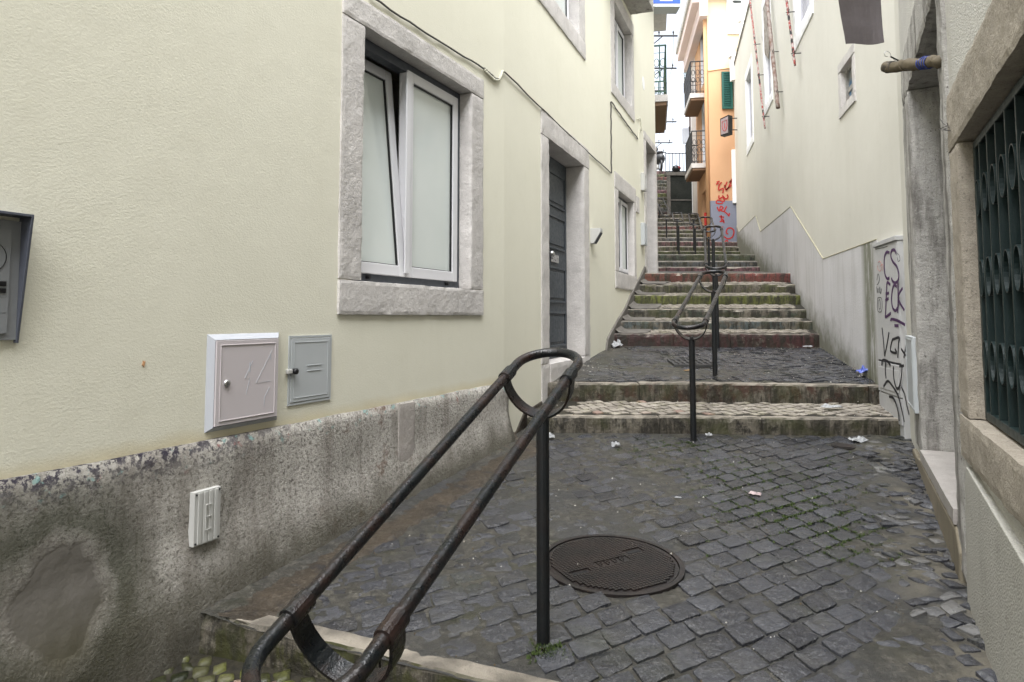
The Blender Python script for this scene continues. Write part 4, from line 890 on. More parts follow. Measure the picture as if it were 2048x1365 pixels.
mb = MB(); mb.box(CF, cs0 + .01, cs1 - .012, cn - .006, cn + .006, zb2 + .01, zsp - .008); mb.box(CF, cs0 + .05, cs1 - .05, cn + .006, cn + .010, zb2 + .04, zsp - .05); dr2 = mb.build('lower_door', M['cabinet'], ec, bev=.004)
mb = MB(); mb.box(CF, cs0 + .01, cs1 - .012, cn - .006, cn + .003, zb3, zb2 - .004); mb.build('base_panel', M['cabinet'], ec, bev=.003)
mb = MB(); mb.box(CF, cs0 + .01, cs1 - .01, cn - .006, cn - .003, zsp - .009, zsp + .011); mb.build('gap', M['black'], ec)
def strokes(mb, lst, fr, n, w):
    for pl in lst:
        pts = []
        P_ = [pl[0]] + list(pl) + [pl[-1]]
        for k in range(1, len(P_) - 2):     # Catmull-Rom through the drawn points
            for t in [q / 4 for q in range(4)]:
                a, b, c, d = [Vector(P_[k + m]) for m in (-1, 0, 1, 2)]
                pts.append(.5 * ((2 * b) + (c - a) * t + (2 * a - 5 * b + 4 * c - d) * t * t + (3 * b - a - 3 * c + d) * t ** 3))
        pts.append(Vector(pl[-1])); q3 = []
        for p_ in pts: s, z = fr.sv(p_.x, p_.y, n); q3.append(fr.p(s, n, z))
        mb.ribbon(q3, .0012, w, Vector((fr.n[0], fr.n[1], 0)))
# drawn on the cabinet; scale: crop at (1720,460), 2.73 px per px
def cr(l): return [(1720 + x / 2.73, 460 + y / 2.73) for x, y in l]
pur = [[(160, 125), (145, 122), (133, 150), (132, 210), (138, 250), (150, 268), (160, 262)], [(198, 130), (188, 110), (172, 115), (168, 145), (180, 175), (200, 200), (212, 240), (208, 275), (192, 290), (176, 278), (172, 262)],
       [(165, 300), (148, 288), (145, 330), (142, 390), (140, 440), (138, 482)], [(140, 350), (158, 345)], [(138, 385), (156, 375)], [(140, 478), (168, 455)], [(200, 312), (186, 302), (176, 330), (172, 380), (178, 425), (194, 442), (204, 425)], [(206, 290), (208, 370), (206, 455)], [(232, 318), (208, 372), (242, 440)],
       [(168, 500), (172, 488), (205, 496), (246, 520)], [(188, 522), (210, 524)]]
mb = MB(); strokes(mb, [cr(l) for l in pur], CF, cn + .002, .024); mb.build('purple_graffiti', M['purple'], dr)
blk = [[(120, 535), (128, 610), (134, 690)], [(158, 560), (148, 620), (134, 690)], [(176, 600), (214, 588), (210, 620), (206, 700)], [(176, 600), (166, 660), (200, 672), (190, 650)], [(225, 650), (250, 688)], [(254, 610), (246, 660), (240, 700)]]
mb = MB(); strokes(mb, [cr(l) for l in blk], CF, cn + .002, .021); mb.build('black_graffiti', M['blackspray'], dr)
blk2 = [[(118, 740), (124, 712), (150, 718), (166, 740)], [(140, 722), (138, 770), (142, 812)], [(128, 856), (150, 826), (172, 846), (205, 900), (226, 975), (242, 1050)], [(182, 745), (184, 810), (198, 862), (214, 858), (226, 800), (230, 745)], [(214, 745), (240, 742)], [(226, 860), (244, 900), (256, 960), (268, 1010)], [(158, 912), (182, 920), (204, 975), (214, 1045)]]
mb = MB(); strokes(mb, [cr(l) for l in blk2], CF, cn + .012, .022); mb.build('black_graffiti', M['blackspray'], dr2)
pk = [[(98, 180), (108, 172), (118, 195), (112, 225), (98, 215), (96, 195)], [(108, 200), (124, 190), (124, 225)]]
mb = MB(); strokes(mb, [cr(l) for l in pk], CF, cn + .002, .005); mb.build('faint_red_tag', M['pinkspray'], dr)
sm = [[(92, 275), (98, 240), (106, 265), (100, 292), (92, 300)], [(90, 310), (94, 345), (98, 318), (104, 345), (108, 312), (112, 350), (118, 320)], [(204, 128), (214, 140), (218, 165), (208, 172), (203, 150)], [(84, 106), (100, 102), (124, 98), (150, 90)], [(96, 372), (96, 440), (118, 442), (118, 375), (96, 372)], [(102, 385), (104, 430), (112, 425), (110, 385), (102, 385)]]
mb = MB(); strokes(mb, [cr(l) for l in sm], CF, cn + .002, .005); mb.build('small_black_tags', M['blackspray'], dr)
# narrow grey box right of the cabinet
s0, s1 = sorted((E2.sv(1815, 700, .03)[0], E2.sv(1828, 700, .03)[0])); z1 = E2.sv(1818, 672, .03)[1]; z0 = E2.sv(1820, 810, .03)[1]
e = empty('meter_box', E2.p(s0, 0, z0), 'narrow pale grey wall box between graffiti cabinet and doorway', 'meter box'); mb = MB(); mb.box(E2, s0, s1, 0, .04, z0, z1); mb.build('body', M['cab_grey'], e, bev=.004); mb = MB(); ring(mb, E2, s0 + .02, s1 - .02, z0 + .02, z1 - .02, .006, .04, .043); mb.build('lid', M['cab_grey'], e)

# ------------------------------------------------------------------ orange building at the bend
OF = Frame((5.5, 19.2), (1, 0), 1)                      # front, faces the viewer
OS = Frame((5.5, 19.2), (.62, 4.3), -1)                 # side along the stairs
OB = empty('building', (6, 19.3, 2.8), 'orange plastered building with green shutter and iron balconies at the bend', 'building')
bz = OF.sv(1450, 402)[1]; zy = OF.sv(1450, 140)[1]
mb = MB(); mb.box(OF, 0.002, 4, -.3, 0, 0, zy); mb.build('wall', M['orange'], OB)
mb = MB(); mb.box(OF, 0.002, 4, -.3, -.004, zy, 12); mb.build('upper_wall', M['yellow'], OB)
mb = MB(); mb.box(OF, 0.0, 4, -.05, .015, 1, bz); mb.build('dado', M['bluegrey'], OB)
mb = MB(); mb.tube([OF.p(x, .01, OF.sv(px, py)[1]) for x, px, py in ((.0, 1420, 143), (.25, 1440, 140), (.6, 1462, 137), (1., 1475, 137))], .012, 6); mb.build('cornice_line', M['tan'], OB)
dso = (1.05, 1.75, 2.8, 4.75); OL = 3.0
mb = MB(); wallmesh(mb, OS, 0.09, OL, 0, 12, [dso, (.9, 1.7, 5.62, 7.7), (.9, 1.7, 8.05, 10.0)], .3); mb.build('side_wall', M['orange'], OB)
mb = MB(); mb.box(OS, OL, 4.35, -.3, 0, 0, 12); mb.build('peeling_side_wall', M['peeling'], OB)
mb = MB(); mb.box(OS, .05, .38, -.02, .012, 2, bz); mb.build('side_dado', M['bluegrey'], OB)
mb = MB(); mb.box(OF, .95, 4, -4.6, -4.5, 0, 12); mb.box(OF, .65, 4.0, -4.5, -.3, 11.9, 12); mb.build('rear_wall', M['orange'], OB)
mb = MB(); mb.tube([OS.p(.10, .05, 2.6), OS.p(.10, .05, 12)], .055, 12); mb.tube([OS.p(.28, .02, 2.6), OS.p(.28, .02, 12)], .04, 8); mb.build('downpipe', M['tan'], OB, smooth=True)
mb = MB(); mb.box(OS, 1.05, 1.75, -.2, -.15, 2.8, 4.75); mb.build('door', M['dark_iron'], OB)
mb = MB(); mb.tube([OS.p(.75, .05, 3.0), OS.p(.75, .05, 4.1)], .04, 8); mb.build('red_pipe', M['redspray'], OB)
for (zl, zh) in ((5.62, 7.7), (8.05, 10.0)):
    w = empty('window', OS.p(.9, 0, zl) - OB.location); w.parent = OB
    mb = MB(); ring(mb, OS, .9, 1.7, zl, zh, .07, -.12, -.02); mb.build('frame', M['pvc'], w); mb = MB(); mb.box(OS, .95, 1.65, -.1, -.08, zl, zh); mb.build('pane', M['glass_dark'], w)
def balcony(par, fr, s0, s1, z, dep, mat, rh=.95, nb=14, slabmat=None):
    b = empty('balcony', fr.p(s0, 0, z) - par.location); b.parent = par
    mb = MB(); mb.box(fr, s0, s1, 0, dep, z - .13, z); sb = mb.build('slab', slabmat or M['stone'], b); mb = MB(); mb.box(fr, s0 + .03, s1 - .03, 0, dep - .03, z - .20, z - .132); mb.build('corbel', M['browncorbel'], sb)
    mb = MB(); pth = [(s0 + .02, 0), (s0 + .02, dep - .03), (s1 - .02, dep - .03), (s1 - .02, 0)]
    for zz, rr in ((z + rh, .018), (z + .06, .010), (z + .25, .006), (z + rh - .14, .006)): mb.tube([fr.p(a, q, zz) for a, q in pth], rr, 6)
    for (a, b_), (c, d) in zip(pth[:-1], pth[1:]):
        L = math.hypot(c - a, d - b_); k = max(3, int(L / .11))
        for i in range(k + 1):
            t = i / k; s, q = a + (c - a) * t, b_ + (d - b_) * t; mb.tube([fr.p(s, q, z), fr.p(s, q, z + rh)], .011, 5)
            if i < k:   # scrolls between bars
                sm_, qm = a + (c - a) * (t + .5 / k), b_ + (d - b_) * (t + .5 / k); ux, un = (c - a) / L, (d - b_) / L
                for zc in (z + .40, z + .62): mb.tube([fr.p(sm_ + ux * .045 * math.cos(v), qm + un * .045 * math.cos(v), zc + .08 * math.sin(v)) for v in [m_ * math.pi / 5 for m_ in range(10)]], .008, 4, True)
    mb.build('railing', mat, b); return b
balcony(OB, OS, .75, 2.55, OS.sv(1400, 318, .3)[1] + .1, .42, M['dark_iron'])
balcony(OB, OS, .75, 2.55, OS.sv(1400, 163, .3)[1] + .1, .42, M['dark_iron'])
# cornice of the side, ending at its far corner
zc = OS.sv(1384, 75, .3)[1]
mb = MB(); mb.box(OS, -.2, 4.4, 0, .22, zc + .1, zc + .5); mb.box(OS, -.2, 4.4, 0, .42, zc + .5, zc + .75); mb.build('cornice', plaster('pink_cornice', (.55, .45, .42), None, 30, .2, .2), OB)
mb = MB(); mb.box(OS, -.2, 4.4, -1, .48, zc + .75, zc + .95); mb.build('roof_edge', M['stone_rough'], OB)
# green shutter on the front
s0, s1, z0, z1 = boxq(OF, (1443, 144), (1466, 218), .05); sh = empty('shutter', OF.p(s0, .03, z0) - OB.location); sh.parent = OB; sh['label'] = 'open green louvred shutter'
mb = MB(); ring(mb, OF, s0, s1, z0, z1, .05, .02, .07); zz = z0 + .06
while zz < z1 - .06: mb.box(OF, s0 + .05, s1 - .05, .03, .06, zz, zz + .03); zz += .05
mb.build('louvre', M['green_shutter'], sh)
mb = MB(); mb.box(OF, s0 + .04, s1 - .04, .012, .018, z0 + .04, z1 - .04); mb.build('backing', M['dark'], sh)
s0, s1, z0, z1 = boxq(OF, (1453, -20), (1510, 68), .03); w = empty('window', OF.p(s0, 0, z0) - OB.location); w.parent = OB
mb = MB(); ring(mb, OF, s0, s1, z0, z1, .2, -.01, .04); mb.build('surround', M['white_wall'], w); mb = MB(); mb.box(OF, s0 + .2, s1 - .2, .0, .02, z0 + .2, z1 - .2); mb.build('pane', M['glass'], w)
mb = MB(); s_, z_ = OF.sv(1474, 4, .04); mb.box(OF, s_ - .12, s_ + .12, .02, .05, z_ - .02, z_ + .02); mb.build('blind_box', M['dark_iron'], w)
s0, s1, z0, z1 = boxq(OF, (1463, 300), (1474, 407), .04); mb = MB(); mb.box(OF, s0, s1, 0.0, .08, z0, z1); tag(mb.build('cable_duct', M['white_wall'], None, bev=.01), 'tall white cable duct beside the graffiti on the orange wall', 'cable duct')
# red graffiti: crop (1290,240) scale 5.69
def cg(l): return [(1290 + x / 5.69, 240 + y / 5.69) for x, y in l]
red = [[(1008, 656), (960, 715), (985, 690), (930, 800), (905, 740)], [(918, 800), (985, 745)], [(935, 705), (905, 775)],
       [(875, 710), (845, 745), (840, 800), (890, 780), (885, 835)], [(815, 710), (850, 700)], [(808, 735), (838, 720)],
       [(842, 860), (845, 900), (885, 880), (900, 930), (830, 915), (810, 945), (850, 955), (890, 945)], [(880, 860), (920, 900), (945, 880), (935, 850)],
       [(820, 990), (845, 1040), (860, 985), (890, 1005), (860, 1030), (900, 1045)], [(930, 985), (905, 1040), (935, 1070), (955, 1095), (960, 1060)],
       [(845, 1100), (900, 1110)], [(868, 1085), (872, 1150)], [(850, 1160), (905, 1150)], [(885, 1125), (900, 1175)],
       [(880, 1215), (875, 1290), (900, 1330), (950, 1355), (1000, 1325), (1010, 1260), (970, 1230), (935, 1245), (925, 1285), (945, 1300)], [(900, 1400), (935, 1370), (950, 1420), (985, 1390)]]
mb = MB(); strokes(mb, [cg(l) for l in red], OF, .020, .036); mb.build('red_graffiti', M['redspray'], OB)
# box sign on bracket from end of ivory wall
bs = empty('box_sign', (6.0, 18.4, 5.5), 'small hanging box sign with pale pink face and dark rim', 'sign')
ys = 18.4; c0 = at_y(1440, 238, ys); c1 = at_y(1457, 230, ys); c2 = at_y(1457, 268, ys); c3 = at_y(1441, 273, ys)
mb = MB(); vs = [c0, c1, c2, c3] + [c + Vector((.14, -.02, 0)) + Vector((0, .12, 0)) for c in (c0, c1, c2, c3)]; mb.add(vs, [(0, 1, 2, 3), (7, 6, 5, 4), (0, 4, 5, 1), (1, 5, 6, 2), (2, 6, 7, 3), (3, 7, 4, 0)]); mb.build('case', M['black'], bs)
mb = MB(); ctr = (c0 + c1 + c2 + c3) / 4; off = Vector((0, -.012, 0)); k4 = [ctr + (c - ctr) * .86 + off for c in (c0, c1, c2, c3)]; mb.add(k4 + [c + Vector((0, .01, 0)) for c in k4], [(0, 1, 2, 3), (7, 6, 5, 4), (0, 4, 5, 1), (1, 5, 6, 2), (2, 6, 7, 3), (3, 7, 4, 0)]); fa = mb.build('face', paint('pale_pink_sign_face', (.24, .19, .19), .5, .3), bs)
mb = MB(); e1_ = (c1 - c0) * .5; e2_ = (c3 - c0) * .5
mb.tube([ctr + off * 1.6 + e1_ * x * .55 + e2_ * y * .62 for x, y in ((-1, -.9), (1, -.9), (1, .2), (.6, .75), (0, 1), (-.6, .75), (-1, .2))], .008, 5, True); mb.tube([ctr + off * 1.6 + e2_ * .3, ctr + off * 1.6 - e2_ * .3], .008, 5); mb.build('shield_outline', M['redspray'], fa)
mb = MB(); xw = xr(18.4) + .03
for zz in (c1.z - .08, c2.z + .12): mb.tube([(c1.x + .1, 18.45, zz), (xw, 18.45, zz)], .014, 6)
mb.build('bracket', M['dark_iron'], bs)
# white parapets behind the ivory house's roof edge
for i, (px, y0, y1) in enumerate(((1478, 40, 170), (1464, 105, 175))):
    Yp = 19.0 - .25; a = at_y(px, y0, Yp - i * .02); b = at_y(px + 26, y1, Yp)
    mb = MB(); mb.box(WORLD, a.x, a.x + .5, Yp - .2 + i * .21, Yp - .01 + i * .21, 7.6, a.z - .1); mb.build('shaft', M['white_wall'], e := empty('chimney', (a.x, Yp, 7.6), ['tall white chimney behind the ivory roof edge', 'lower white chimney behind the ivory roof edge'][i], 'chimney'))
    mb = MB(); mb.box(WORLD, a.x - .06, a.x + .56, Yp - .24 + i * .21, Yp - .008 + i * .21, a.z - .098, a.z); mb.build('cap', M['white_wall'], e)

# ------------------------------------------------------------------ retaining wall, far things
RW = empty('retaining_wall', (5.6, 24, 4.5), 'dark stained retaining wall at the head of the steps', 'wall')
n = NT('dark_stained_concrete', .8, .3); c = n.mix(n.ramp(n.noise(2, 6, .7), .35, .65), (.008, .010, .008), (.024, .027, .022)); c = n.mix(n.ramp(n.noise(6, 7, .8), .64, .70, 0, .6), c, (.2, .2, .17)); dk = n.set(c, .8, n.bump(n.noise(20, 5, .7), .6, .03))
a = at_y(1333, 345, 24); b = at_y(1390, 345, 24)
mb = MB(); mb.slab([(a.x, 24), (b.x + .6, 24), (b.x + 1.6, 28.2), (.2245 * 28.2, 28.2)], lambda x, y: 4, lambda x, y: a.z - .12); mb.build('wall_face', dk, RW)
mb = MB(); mb.box(WORLD, a.x - .03, b.x + .6, 23.95, 24.25, a.z - .118, a.z); mb.box(WORLD, a.x, a.x + .12, 23.96, 24.0, 4.2, a.z - .12); mb.box(WORLD, a.x + .12, b.x, 23.98, 23.997, 5.13, 5.17); mb.build('coping', M['concrete'], RW)
zt = a.z
rl = empty('railing', (5.8, 24.1, zt), 'thin grey bar railing along the top of the dark retaining wall', 'railing')
mb = MB(); zt2_ = at_y(1350, 307, 24.1).z; x0, x1 = at_y(1331, 307, 24.1).x, b.x + .1
for z_ in (zt2_, zt + .05): mb.tube([(x0, 24.1, z_), (x1, 24.1, z_)], .018, 6)
mb.build('rail', M['dark_iron'], rl)
for k in range(10): x = x0 + (x1 - x0) * k / 9; mb = MB(); mb.tube([(x, 24.1, zt), (x, 24.1, zt2_)], .014, 5); mb.build('bar', M['dark_iron'], rl)
def blob(c, r, seg=10, sq=(1, 1, 1), amp=.2):
    vs = []; fs = []
    for j in range(seg + 1):
        for i in range(seg * 2):
            th = math.pi * j / seg; ph = math.pi * i / seg; d = Vector((math.sin(th) * math.cos(ph), math.sin(th) * math.sin(ph), math.cos(th))); rr = r * (1 + amp * noise.noise(d * 2 + Vector(c)))
            vs.append(Vector(c) + Vector((d.x * sq[0], d.y * sq[1], d.z * sq[2])) * rr)
    for j in range(seg):
        for i in range(seg * 2): a_, b_ = j * seg * 2 + i, j * seg * 2 + (i + 1) % (seg * 2); fs.append((a_, a_ + seg * 2, b_ + seg * 2, b_))
    return vs, fs
hc_ = at_y(1352, 330, 24.12); he = empty('helmet', (hc_.x, hc_.y, zt), 'round black helmet with red side resting at the railing', 'helmet')
mb = MB(); mb.add(*blob((hc_.x, hc_.y, zt + .14), .145, 10, (1, 1, .92), .08)); mb.build('helmet_shell', M['black'], he, smooth=True)
mb = MB(); mb.add(*blob((hc_.x + .05, hc_.y - .012, zt + .16), .115, 8, (1, 1.1, .7), .05)); mb.build('red_side', paint('dull_red_shell', (.22, .03, .03), .4), he, smooth=True)
# pole with a pale box and bags at its foot
pq = at_y(1380, 255, 23.7 + .35); pe2 = empty('sign_pole', (pq.x, pq.y + .1, zt), 'thin pole with pale rectangular plate beside the railing', 'pole')
mb = MB(); mb.tube([(pq.x, pq.y + .1, zt - .05), (pq.x, pq.y + .1, pq.z + .05)], .028, 8); mb.build('shaft', M['dark_iron'], pe2)
mb = MB(); g_ = at_y(1366, 256, pq.y), at_y(1379, 286, pq.y); mb.box(WORLD, g_[0].x, g_[1].x, pq.y + .04, pq.y + .14, g_[1].z, g_[0].z); mb.box(WORLD, g_[1].x - .1, g_[1].x, pq.y + .05, pq.y + .12, g_[1].z - .12, g_[1].z - .02); mb.build('plate', M['cab_white'], pe2)
for py in (312, 333):
    q = at_y(1382, py, 24.0); mb = MB(); mb.add(*blob((q.x, q.y + .0, q.z if py == 312 else zt + .18), .13, 8, (1, 1, 1.35), .4)); tag(mb.build('rubbish_bag', M['black'], None, smooth=True), ['black bag tied high on the pole by the railing', 'black bag resting at the foot of the pole'][py == 333], 'bag')
# motor scooter at the top of the left flight
sx, sy, sz = .2125 * 28.3, 28.5, 6.98
sc = empty('scooter', (sx, sy, sz), 'dark motor scooter parked at the top of the far stairs', 'scooter')
for dy in (-.55, .65):
    mb = MB(); mb.tube([(sx, sy + dy + .22 * math.cos(t), sz + .24 + .22 * math.sin(t)) for t in [k * math.pi / 8 for k in range(16)]], .045, 8, True); w = mb.build('wheel', M['black'], sc, smooth=True)
    mb = MB(); mb.tube([(sx - .04, sy + dy, sz + .24), (sx + .04, sy + dy, sz + .24)], .13, 12); mb.build('rim', M['steel'], w)
mb = MB(); mb.add(*blob((sx, sy - .35, sz + .55), .28, 8, (.75, 1.4, .8), .15)); mb.build('body', M['dark_iron'], sc, smooth=True)
mb = MB(); mb.add(*blob((sx, sy - .3, sz + .80), .2, 8, (.8, 1.7, .4), .05)); mb.build('seat', M['black'], sc, smooth=True)
mb = MB(); mb.prism(Frame((sx - .2, sy + .45), (0, 1), 1), [(0, sz + .35), (.14, sz + .3), (.1, sz + 1.0), (-.02, sz + 1.0)], 0, .4); mb.build('leg_shield', M['white_paint'], sc, bev=.03)
mb = MB(); mb.tube([(sx - .3, sy + .42, sz + 1.08), (sx, sy + .5, sz + 1.03), (sx + .3, sy + .42, sz + 1.08)], .018, 6); mb.tube([(sx, sy + .5, sz + 1.03), (sx, sy + .6, sz + .4)], .03, 6); mb.build('handlebar', M['black'], sc)
mb = MB(); mb.add(*blob((sx, sy + .45, sz + 1.15), .12, 6, (1, .6, 1), .1)); mb.build('headlamp', M['black'], sc, smooth=True)
# far left building with balconies; wires on brackets
FL = Frame((2.2, 12.3), (.2, 1), 1)
LF = empty('building', (2.2, 12.3, 1.9), 'narrow cream building with green railed balcony beyond the left corner', 'building')
mb = MB(); mb.box(FL, -.1, 16, -4, 0, 0, 8.6); mb.build('wall', M['cream'], LF, FL)
fz = lambda py, Y: at_y(1318, py, Y).z
balcony(LF, FL, .7, 2.8, fz(193, 13.0), .60, M['green_rail'])
mb = MB(); mb.box(FL, .5, 2.2, 0, .62, fz(5, 13.0), fz(5, 13.) + .2); mb.build('upper_balcony_slab', M['stone'], LF)
bl = empty('hanging_sign', (2.6, 12.5, 6.9), 'blue enamel sign just cut by the top edge of the picture', 'sign'); yb_ = 12.45; a_ = at_y(1303, 9, yb_); b_ = at_y(1360, 4, yb_)
mb = MB(); mb.box(WORLD, a_.x - .1, b_.x, yb_ - .02, yb_ + .02, a_.z + .01, a_.z + .5); mb.build('plate', M['bluesign'], bl)
mb = MB(); mb.box(WORLD, a_.x - .1, b_.x, yb_ - .015, yb_ + .3, a_.z - .05, a_.z + .005); mb.build('box_bottom', M['cab_grey'], bl)
mb = MB(); mb.box(WORLD, a_.x + .15, a_.x + .38, yb_ - .024, yb_ - .021, a_.z + .05, a_.z + .10); mb.build('white_band', M['white_paint'], bl)
arms = []
for k, (px, py, Y, br) in enumerate(((1355, 72, 14.9, 1), (1353, 137, 16.8, 1), (1333, 182, 18.6, 0), (1353, 244, 21.4, 0), (1345, 286, 24.0, 1), (1332, 305, 25.6, 0))):
    t = at_y(px, py, Y); xw_ = 2.2 + .2 * (Y - 12.3)
    e = empty('wire_bracket', (xw_, Y, t.z), ['highest and nearest wire bracket reaching over the stairs', 'second wire bracket with slanted brace', 'short wire bracket below the second one', 'wire bracket carrying two upright insulators', 'thick wire bracket with brace near the railing', 'lowest and farthest wire bracket'][k], 'wire bracket', 'wire brackets on the far left building')
    mb = MB(); mb.tube([(xw_, Y, t.z), (t.x, Y, t.z)], .022, 6)
    if br: mb.tube([(xw_, Y, t.z - .5), (xw_ + (t.x - xw_) * .65, Y, t.z)], .012, 5)
    mb.build('arm', M['dark_iron'], e)
    for f_ in (.55, .9):
        x = xw_ + (t.x - xw_) * f_; mb = MB(); mb.tube([(x, Y, t.z), (x, Y, t.z + .05), (x, Y, t.z + .07), (x, Y, t.z + .11)], [.008, .012, .022, .014], 8); mb.build('insulator', M['dark_iron'], e)
    arms.append((xw_, t.x, Y, t.z))
for m_, f_ in enumerate((.55, .9)):
    mb = MB(); pts = []
    for (a, b) in zip(arms[:-1], arms[1:]):
        for k in range(6): t = k / 6; A = Vector((a[0] + (a[1] - a[0]) * f_, a[2], a[3] + .1)); B = Vector((b[0] + (b[1] - b[0]) * f_, b[2], b[3] + .1)); q = A * (1 - t) + B * t; q.z -= .12 * 4 * t * (1 - t); pts.append(q)
    mb.tube(pts, .004, 4); tag(mb.build('overhead_wire', M['wire'], None), ['overhead wire strung nearest the far left building', 'overhead wire strung along the bracket tips'][m_], 'wire')
# building beyond the orange one
WB = empty('building', (6.6, 24, 4.5), 'white building with small balconies beyond the orange one', 'building')
WF = Frame((6.13, 23.6), (.25, 1), -1); mb = MB(); mb.box(WF, 0, 4, -3, 0, 4, 9.8); mb.build('wall', M['white_wall'], WB)
balcony(WB, WF, .6, 1.8, at_y(1377, 170, 24.8).z, .22, M['green_rail'])
mb = MB(); q = at_y(1385, 225, 24.0); mb.box(WF, .1, .8, 0.0, .05, q.z - .6, q.z + .6); mb.build('shutter', paint('brown_shutter', (.10, .06, .045), .7), WB)

# ------------------------------------------------------------------ handrails
W_ = .118
def arc(c, u, v, r1, r2, a0, a1, n): return [c + u * (r1 * math.cos(a0 + (a1 - a0) * k / n)) + v * (r2 * math.sin(a0 + (a1 - a0) * k / n)) for k in range(n + 1)]
def handrail(lo, hi, label, over=.07, seg=14, hw=W_):
    lo, hi = Vector(lo), Vector(hi); a = (hi - lo).normalized(); p = a.cross(Vector((0, 0, 1))).normalized(); 
    zb = [zg(lo.x, lo.y), zg(hi.x, hi.y)]
    root = empty('handrail', (lo.x, lo.y, zb[0]), label, 'handrail', 'handrail loops up the middle of the alley')
    A, B = lo - a * over, hi + a * over; n = 24; pts = []
    pts += [A + p * hw + (B - A) * k / n for k in range(n)]
    pts += arc(B, p, a, hw, hw * 1.0, 0, math.pi, 16)[:-1]
    pts += [B - p * hw + (A - B) * k / n for k in range(n)]
    pts += arc(A, -p, -a, hw, hw * 1.0, 0, math.pi, 16)[:-1]
    mb = MB(); mb.tube(pts, .0178, seg, True); mb.build('rail_loop', M['rail'], root, smooth=True)
    for e, (c, sg_) in enumerate(((lo, -1), (hi, 1))):
        for q in (-1, 1):
            m = c + p * q * hw; mb = MB(); mb.tube([m - a * .034, m - a * .032, m + a * .032, m + a * .034], [.0185, .0235, .0235, .0185], 16); mb.build('collar', M['rail'], root, smooth=False)
        up_ = p.cross(a).normalized(); dn_ = Vector((0, 0, -1)); dn_ = (dn_ - a * dn_.dot(a)).normalized()
        mb = MB(); mb.ribbon(arc(c + dn_ * .01, p, dn_, hw + .008, .145, 0, math.pi, 20), .052, .008, a); cr_ = mb.build('cradle', M['rail'], root, smooth=False)
        zt_ = c.z - .145 * abs(dn_.z); topc = c + dn_ * .150
        mb = MB(); g0 = zb[e] - .05; mb.tube([(topc.x, topc.y, g0), (topc.x, topc.y, topc.z - .002)], .0235 if seg > 10 else .022, 16); mb.build('post', M['post'], root, smooth=False)
        mb = MB(); mb.tube([topc + Vector((0, 0, -.012)), topc + Vector((0, 0, .012)), topc + Vector((0, 0, .016))], [.012, .012, .006], 8); mb.build('bolt', M['rail'], root)
    return root
handrail(at_y(687, 1236, 1.50), at_y(1075, 752, 2.54), 'nearest handrail loop, slanting up from the bottom edge of the picture', .10, 18)
handrail(at_y(1381, 641, 5.47), at_y(1425, 553, 6.68), 'second handrail loop, over the two wide steps')
handrail(at_y(1432, 528, 8.6), at_y(1426, 460, 9.95), 'third handrail loop, rising over the red and green steps')
handrail(at_y(1417, 460, 13.4), at_y(1411, 438, 14.5), 'fourth handrail loop, just behind the third', seg=8)
handrail(at_y(1390, 447, 17.5), at_y(1387, 430, 18.6), 'fifth handrail loop, small and far, right of the pair', seg=8)
handrail(at_y(1357, 441, 17.4), at_y(1354, 428, 18.5), 'sixth handrail loop, left of the far pair', seg=8)
handrail(at_y(1333, 430, 19.6), at_y(1319, 400, 21.6), 'farthest handrail loop, at the foot of the upper left flight', seg=8)

# ------------------------------------------------------------------ manhole, drain, valve cover
mh = empty('manhole_cover', (MH.x, MH.y, zg1(*MH)), 'round rust-brown cast iron manhole cover with waffle pattern', 'manhole cover')
mb = MB(); rM = .295; zc = lambda x, y: zg1(x, y) - .006
def disc(mb, c, r, z0, z1, n=64):
    pl = [(c[0] + r * math.cos(2 * math.pi * k / n), c[1] + r * math.sin(2 * math.pi * k / n)) for k in range(n)]; mb.slab(pl, lambda x, y: zg1(x, y) + z0, lambda x, y: zg1(x, y) + z1)
disc(mb, MH, rM, -.03, -.005); tht = R(28); ca, sa = math.cos(tht), math.sin(tht); g = .0165
slots = [(.155, .0), (-.19, .0)]
slots = [(.16, .05), (-.19, -.03)]
for i in range(-19, 20):
    for j in range(-19, 20):
        u, v = i * g, j * g
        if math.hypot(u, v) > rM - .018 or (abs(u) < .095 and abs(v) < .03) or any(abs(u - a) < .045 and abs(v - b) < .018 for a, b in slots): continue
        h_ = g * .40; q = [(MH.x + (u + a) * ca - (v + b) * sa, MH.y + (u + a) * sa + (v + b) * ca) for a, b in ((-h_, -h_), (h_, -h_), (h_, h_), (-h_, h_))]
        mb.slab(q, lambda x, y: zg1(x, y) - .006, lambda x, y: zg1(x, y) + .001)
n = NT('rusty_cast_iron', .5, .45, .3); c = n.mix(n.ramp(n.noise(6, 5, .6), .4, .65), (.016, .014, .014), (.028, .020, .018)); c = n.mix(n.ramp(n.noise(60, 5, .7), .55, .7, 0, .5), c, (.07, .06, .055)); ci = n.set(c, .42, n.bump(n.noise(60, 4), .4, .004))
pl_ = mb.build('lid', ci, mh)
mb = MB()   # raised plate with the maker's block letters, worn unreadable
def mq(u0, u1, v0, v1, z0, z1): mb.slab([(MH.x + a * ca - b * sa, MH.y + a * sa + b * ca) for a, b in ((u0, v0), (u1, v0), (u1, v1), (u0, v1))], lambda x, y: zg1(x, y) + z0, lambda x, y: zg1(x, y) + z1)
mq(-.09, .09, -.024, .024, -.006, -.003)
for u0 in (-.075, -.035, .005, .045): mq(u0, u0 + .008, -.018, .018, -.003, .001); mq(u0, u0 + .026, .012, .018, -.003, .001); mq(u0, u0 + .022, -.003, .003, -.003, .001)
mb.build('nameplate', ci, pl_)
for a, b in slots: mb = MB(); mq(a - .036, a + .036, b - .012, b + .012, -.006, -.0035); mb.build('lifting_slot', M['dark'], pl_)
mb = MB(); nR = 72; vs = []; 
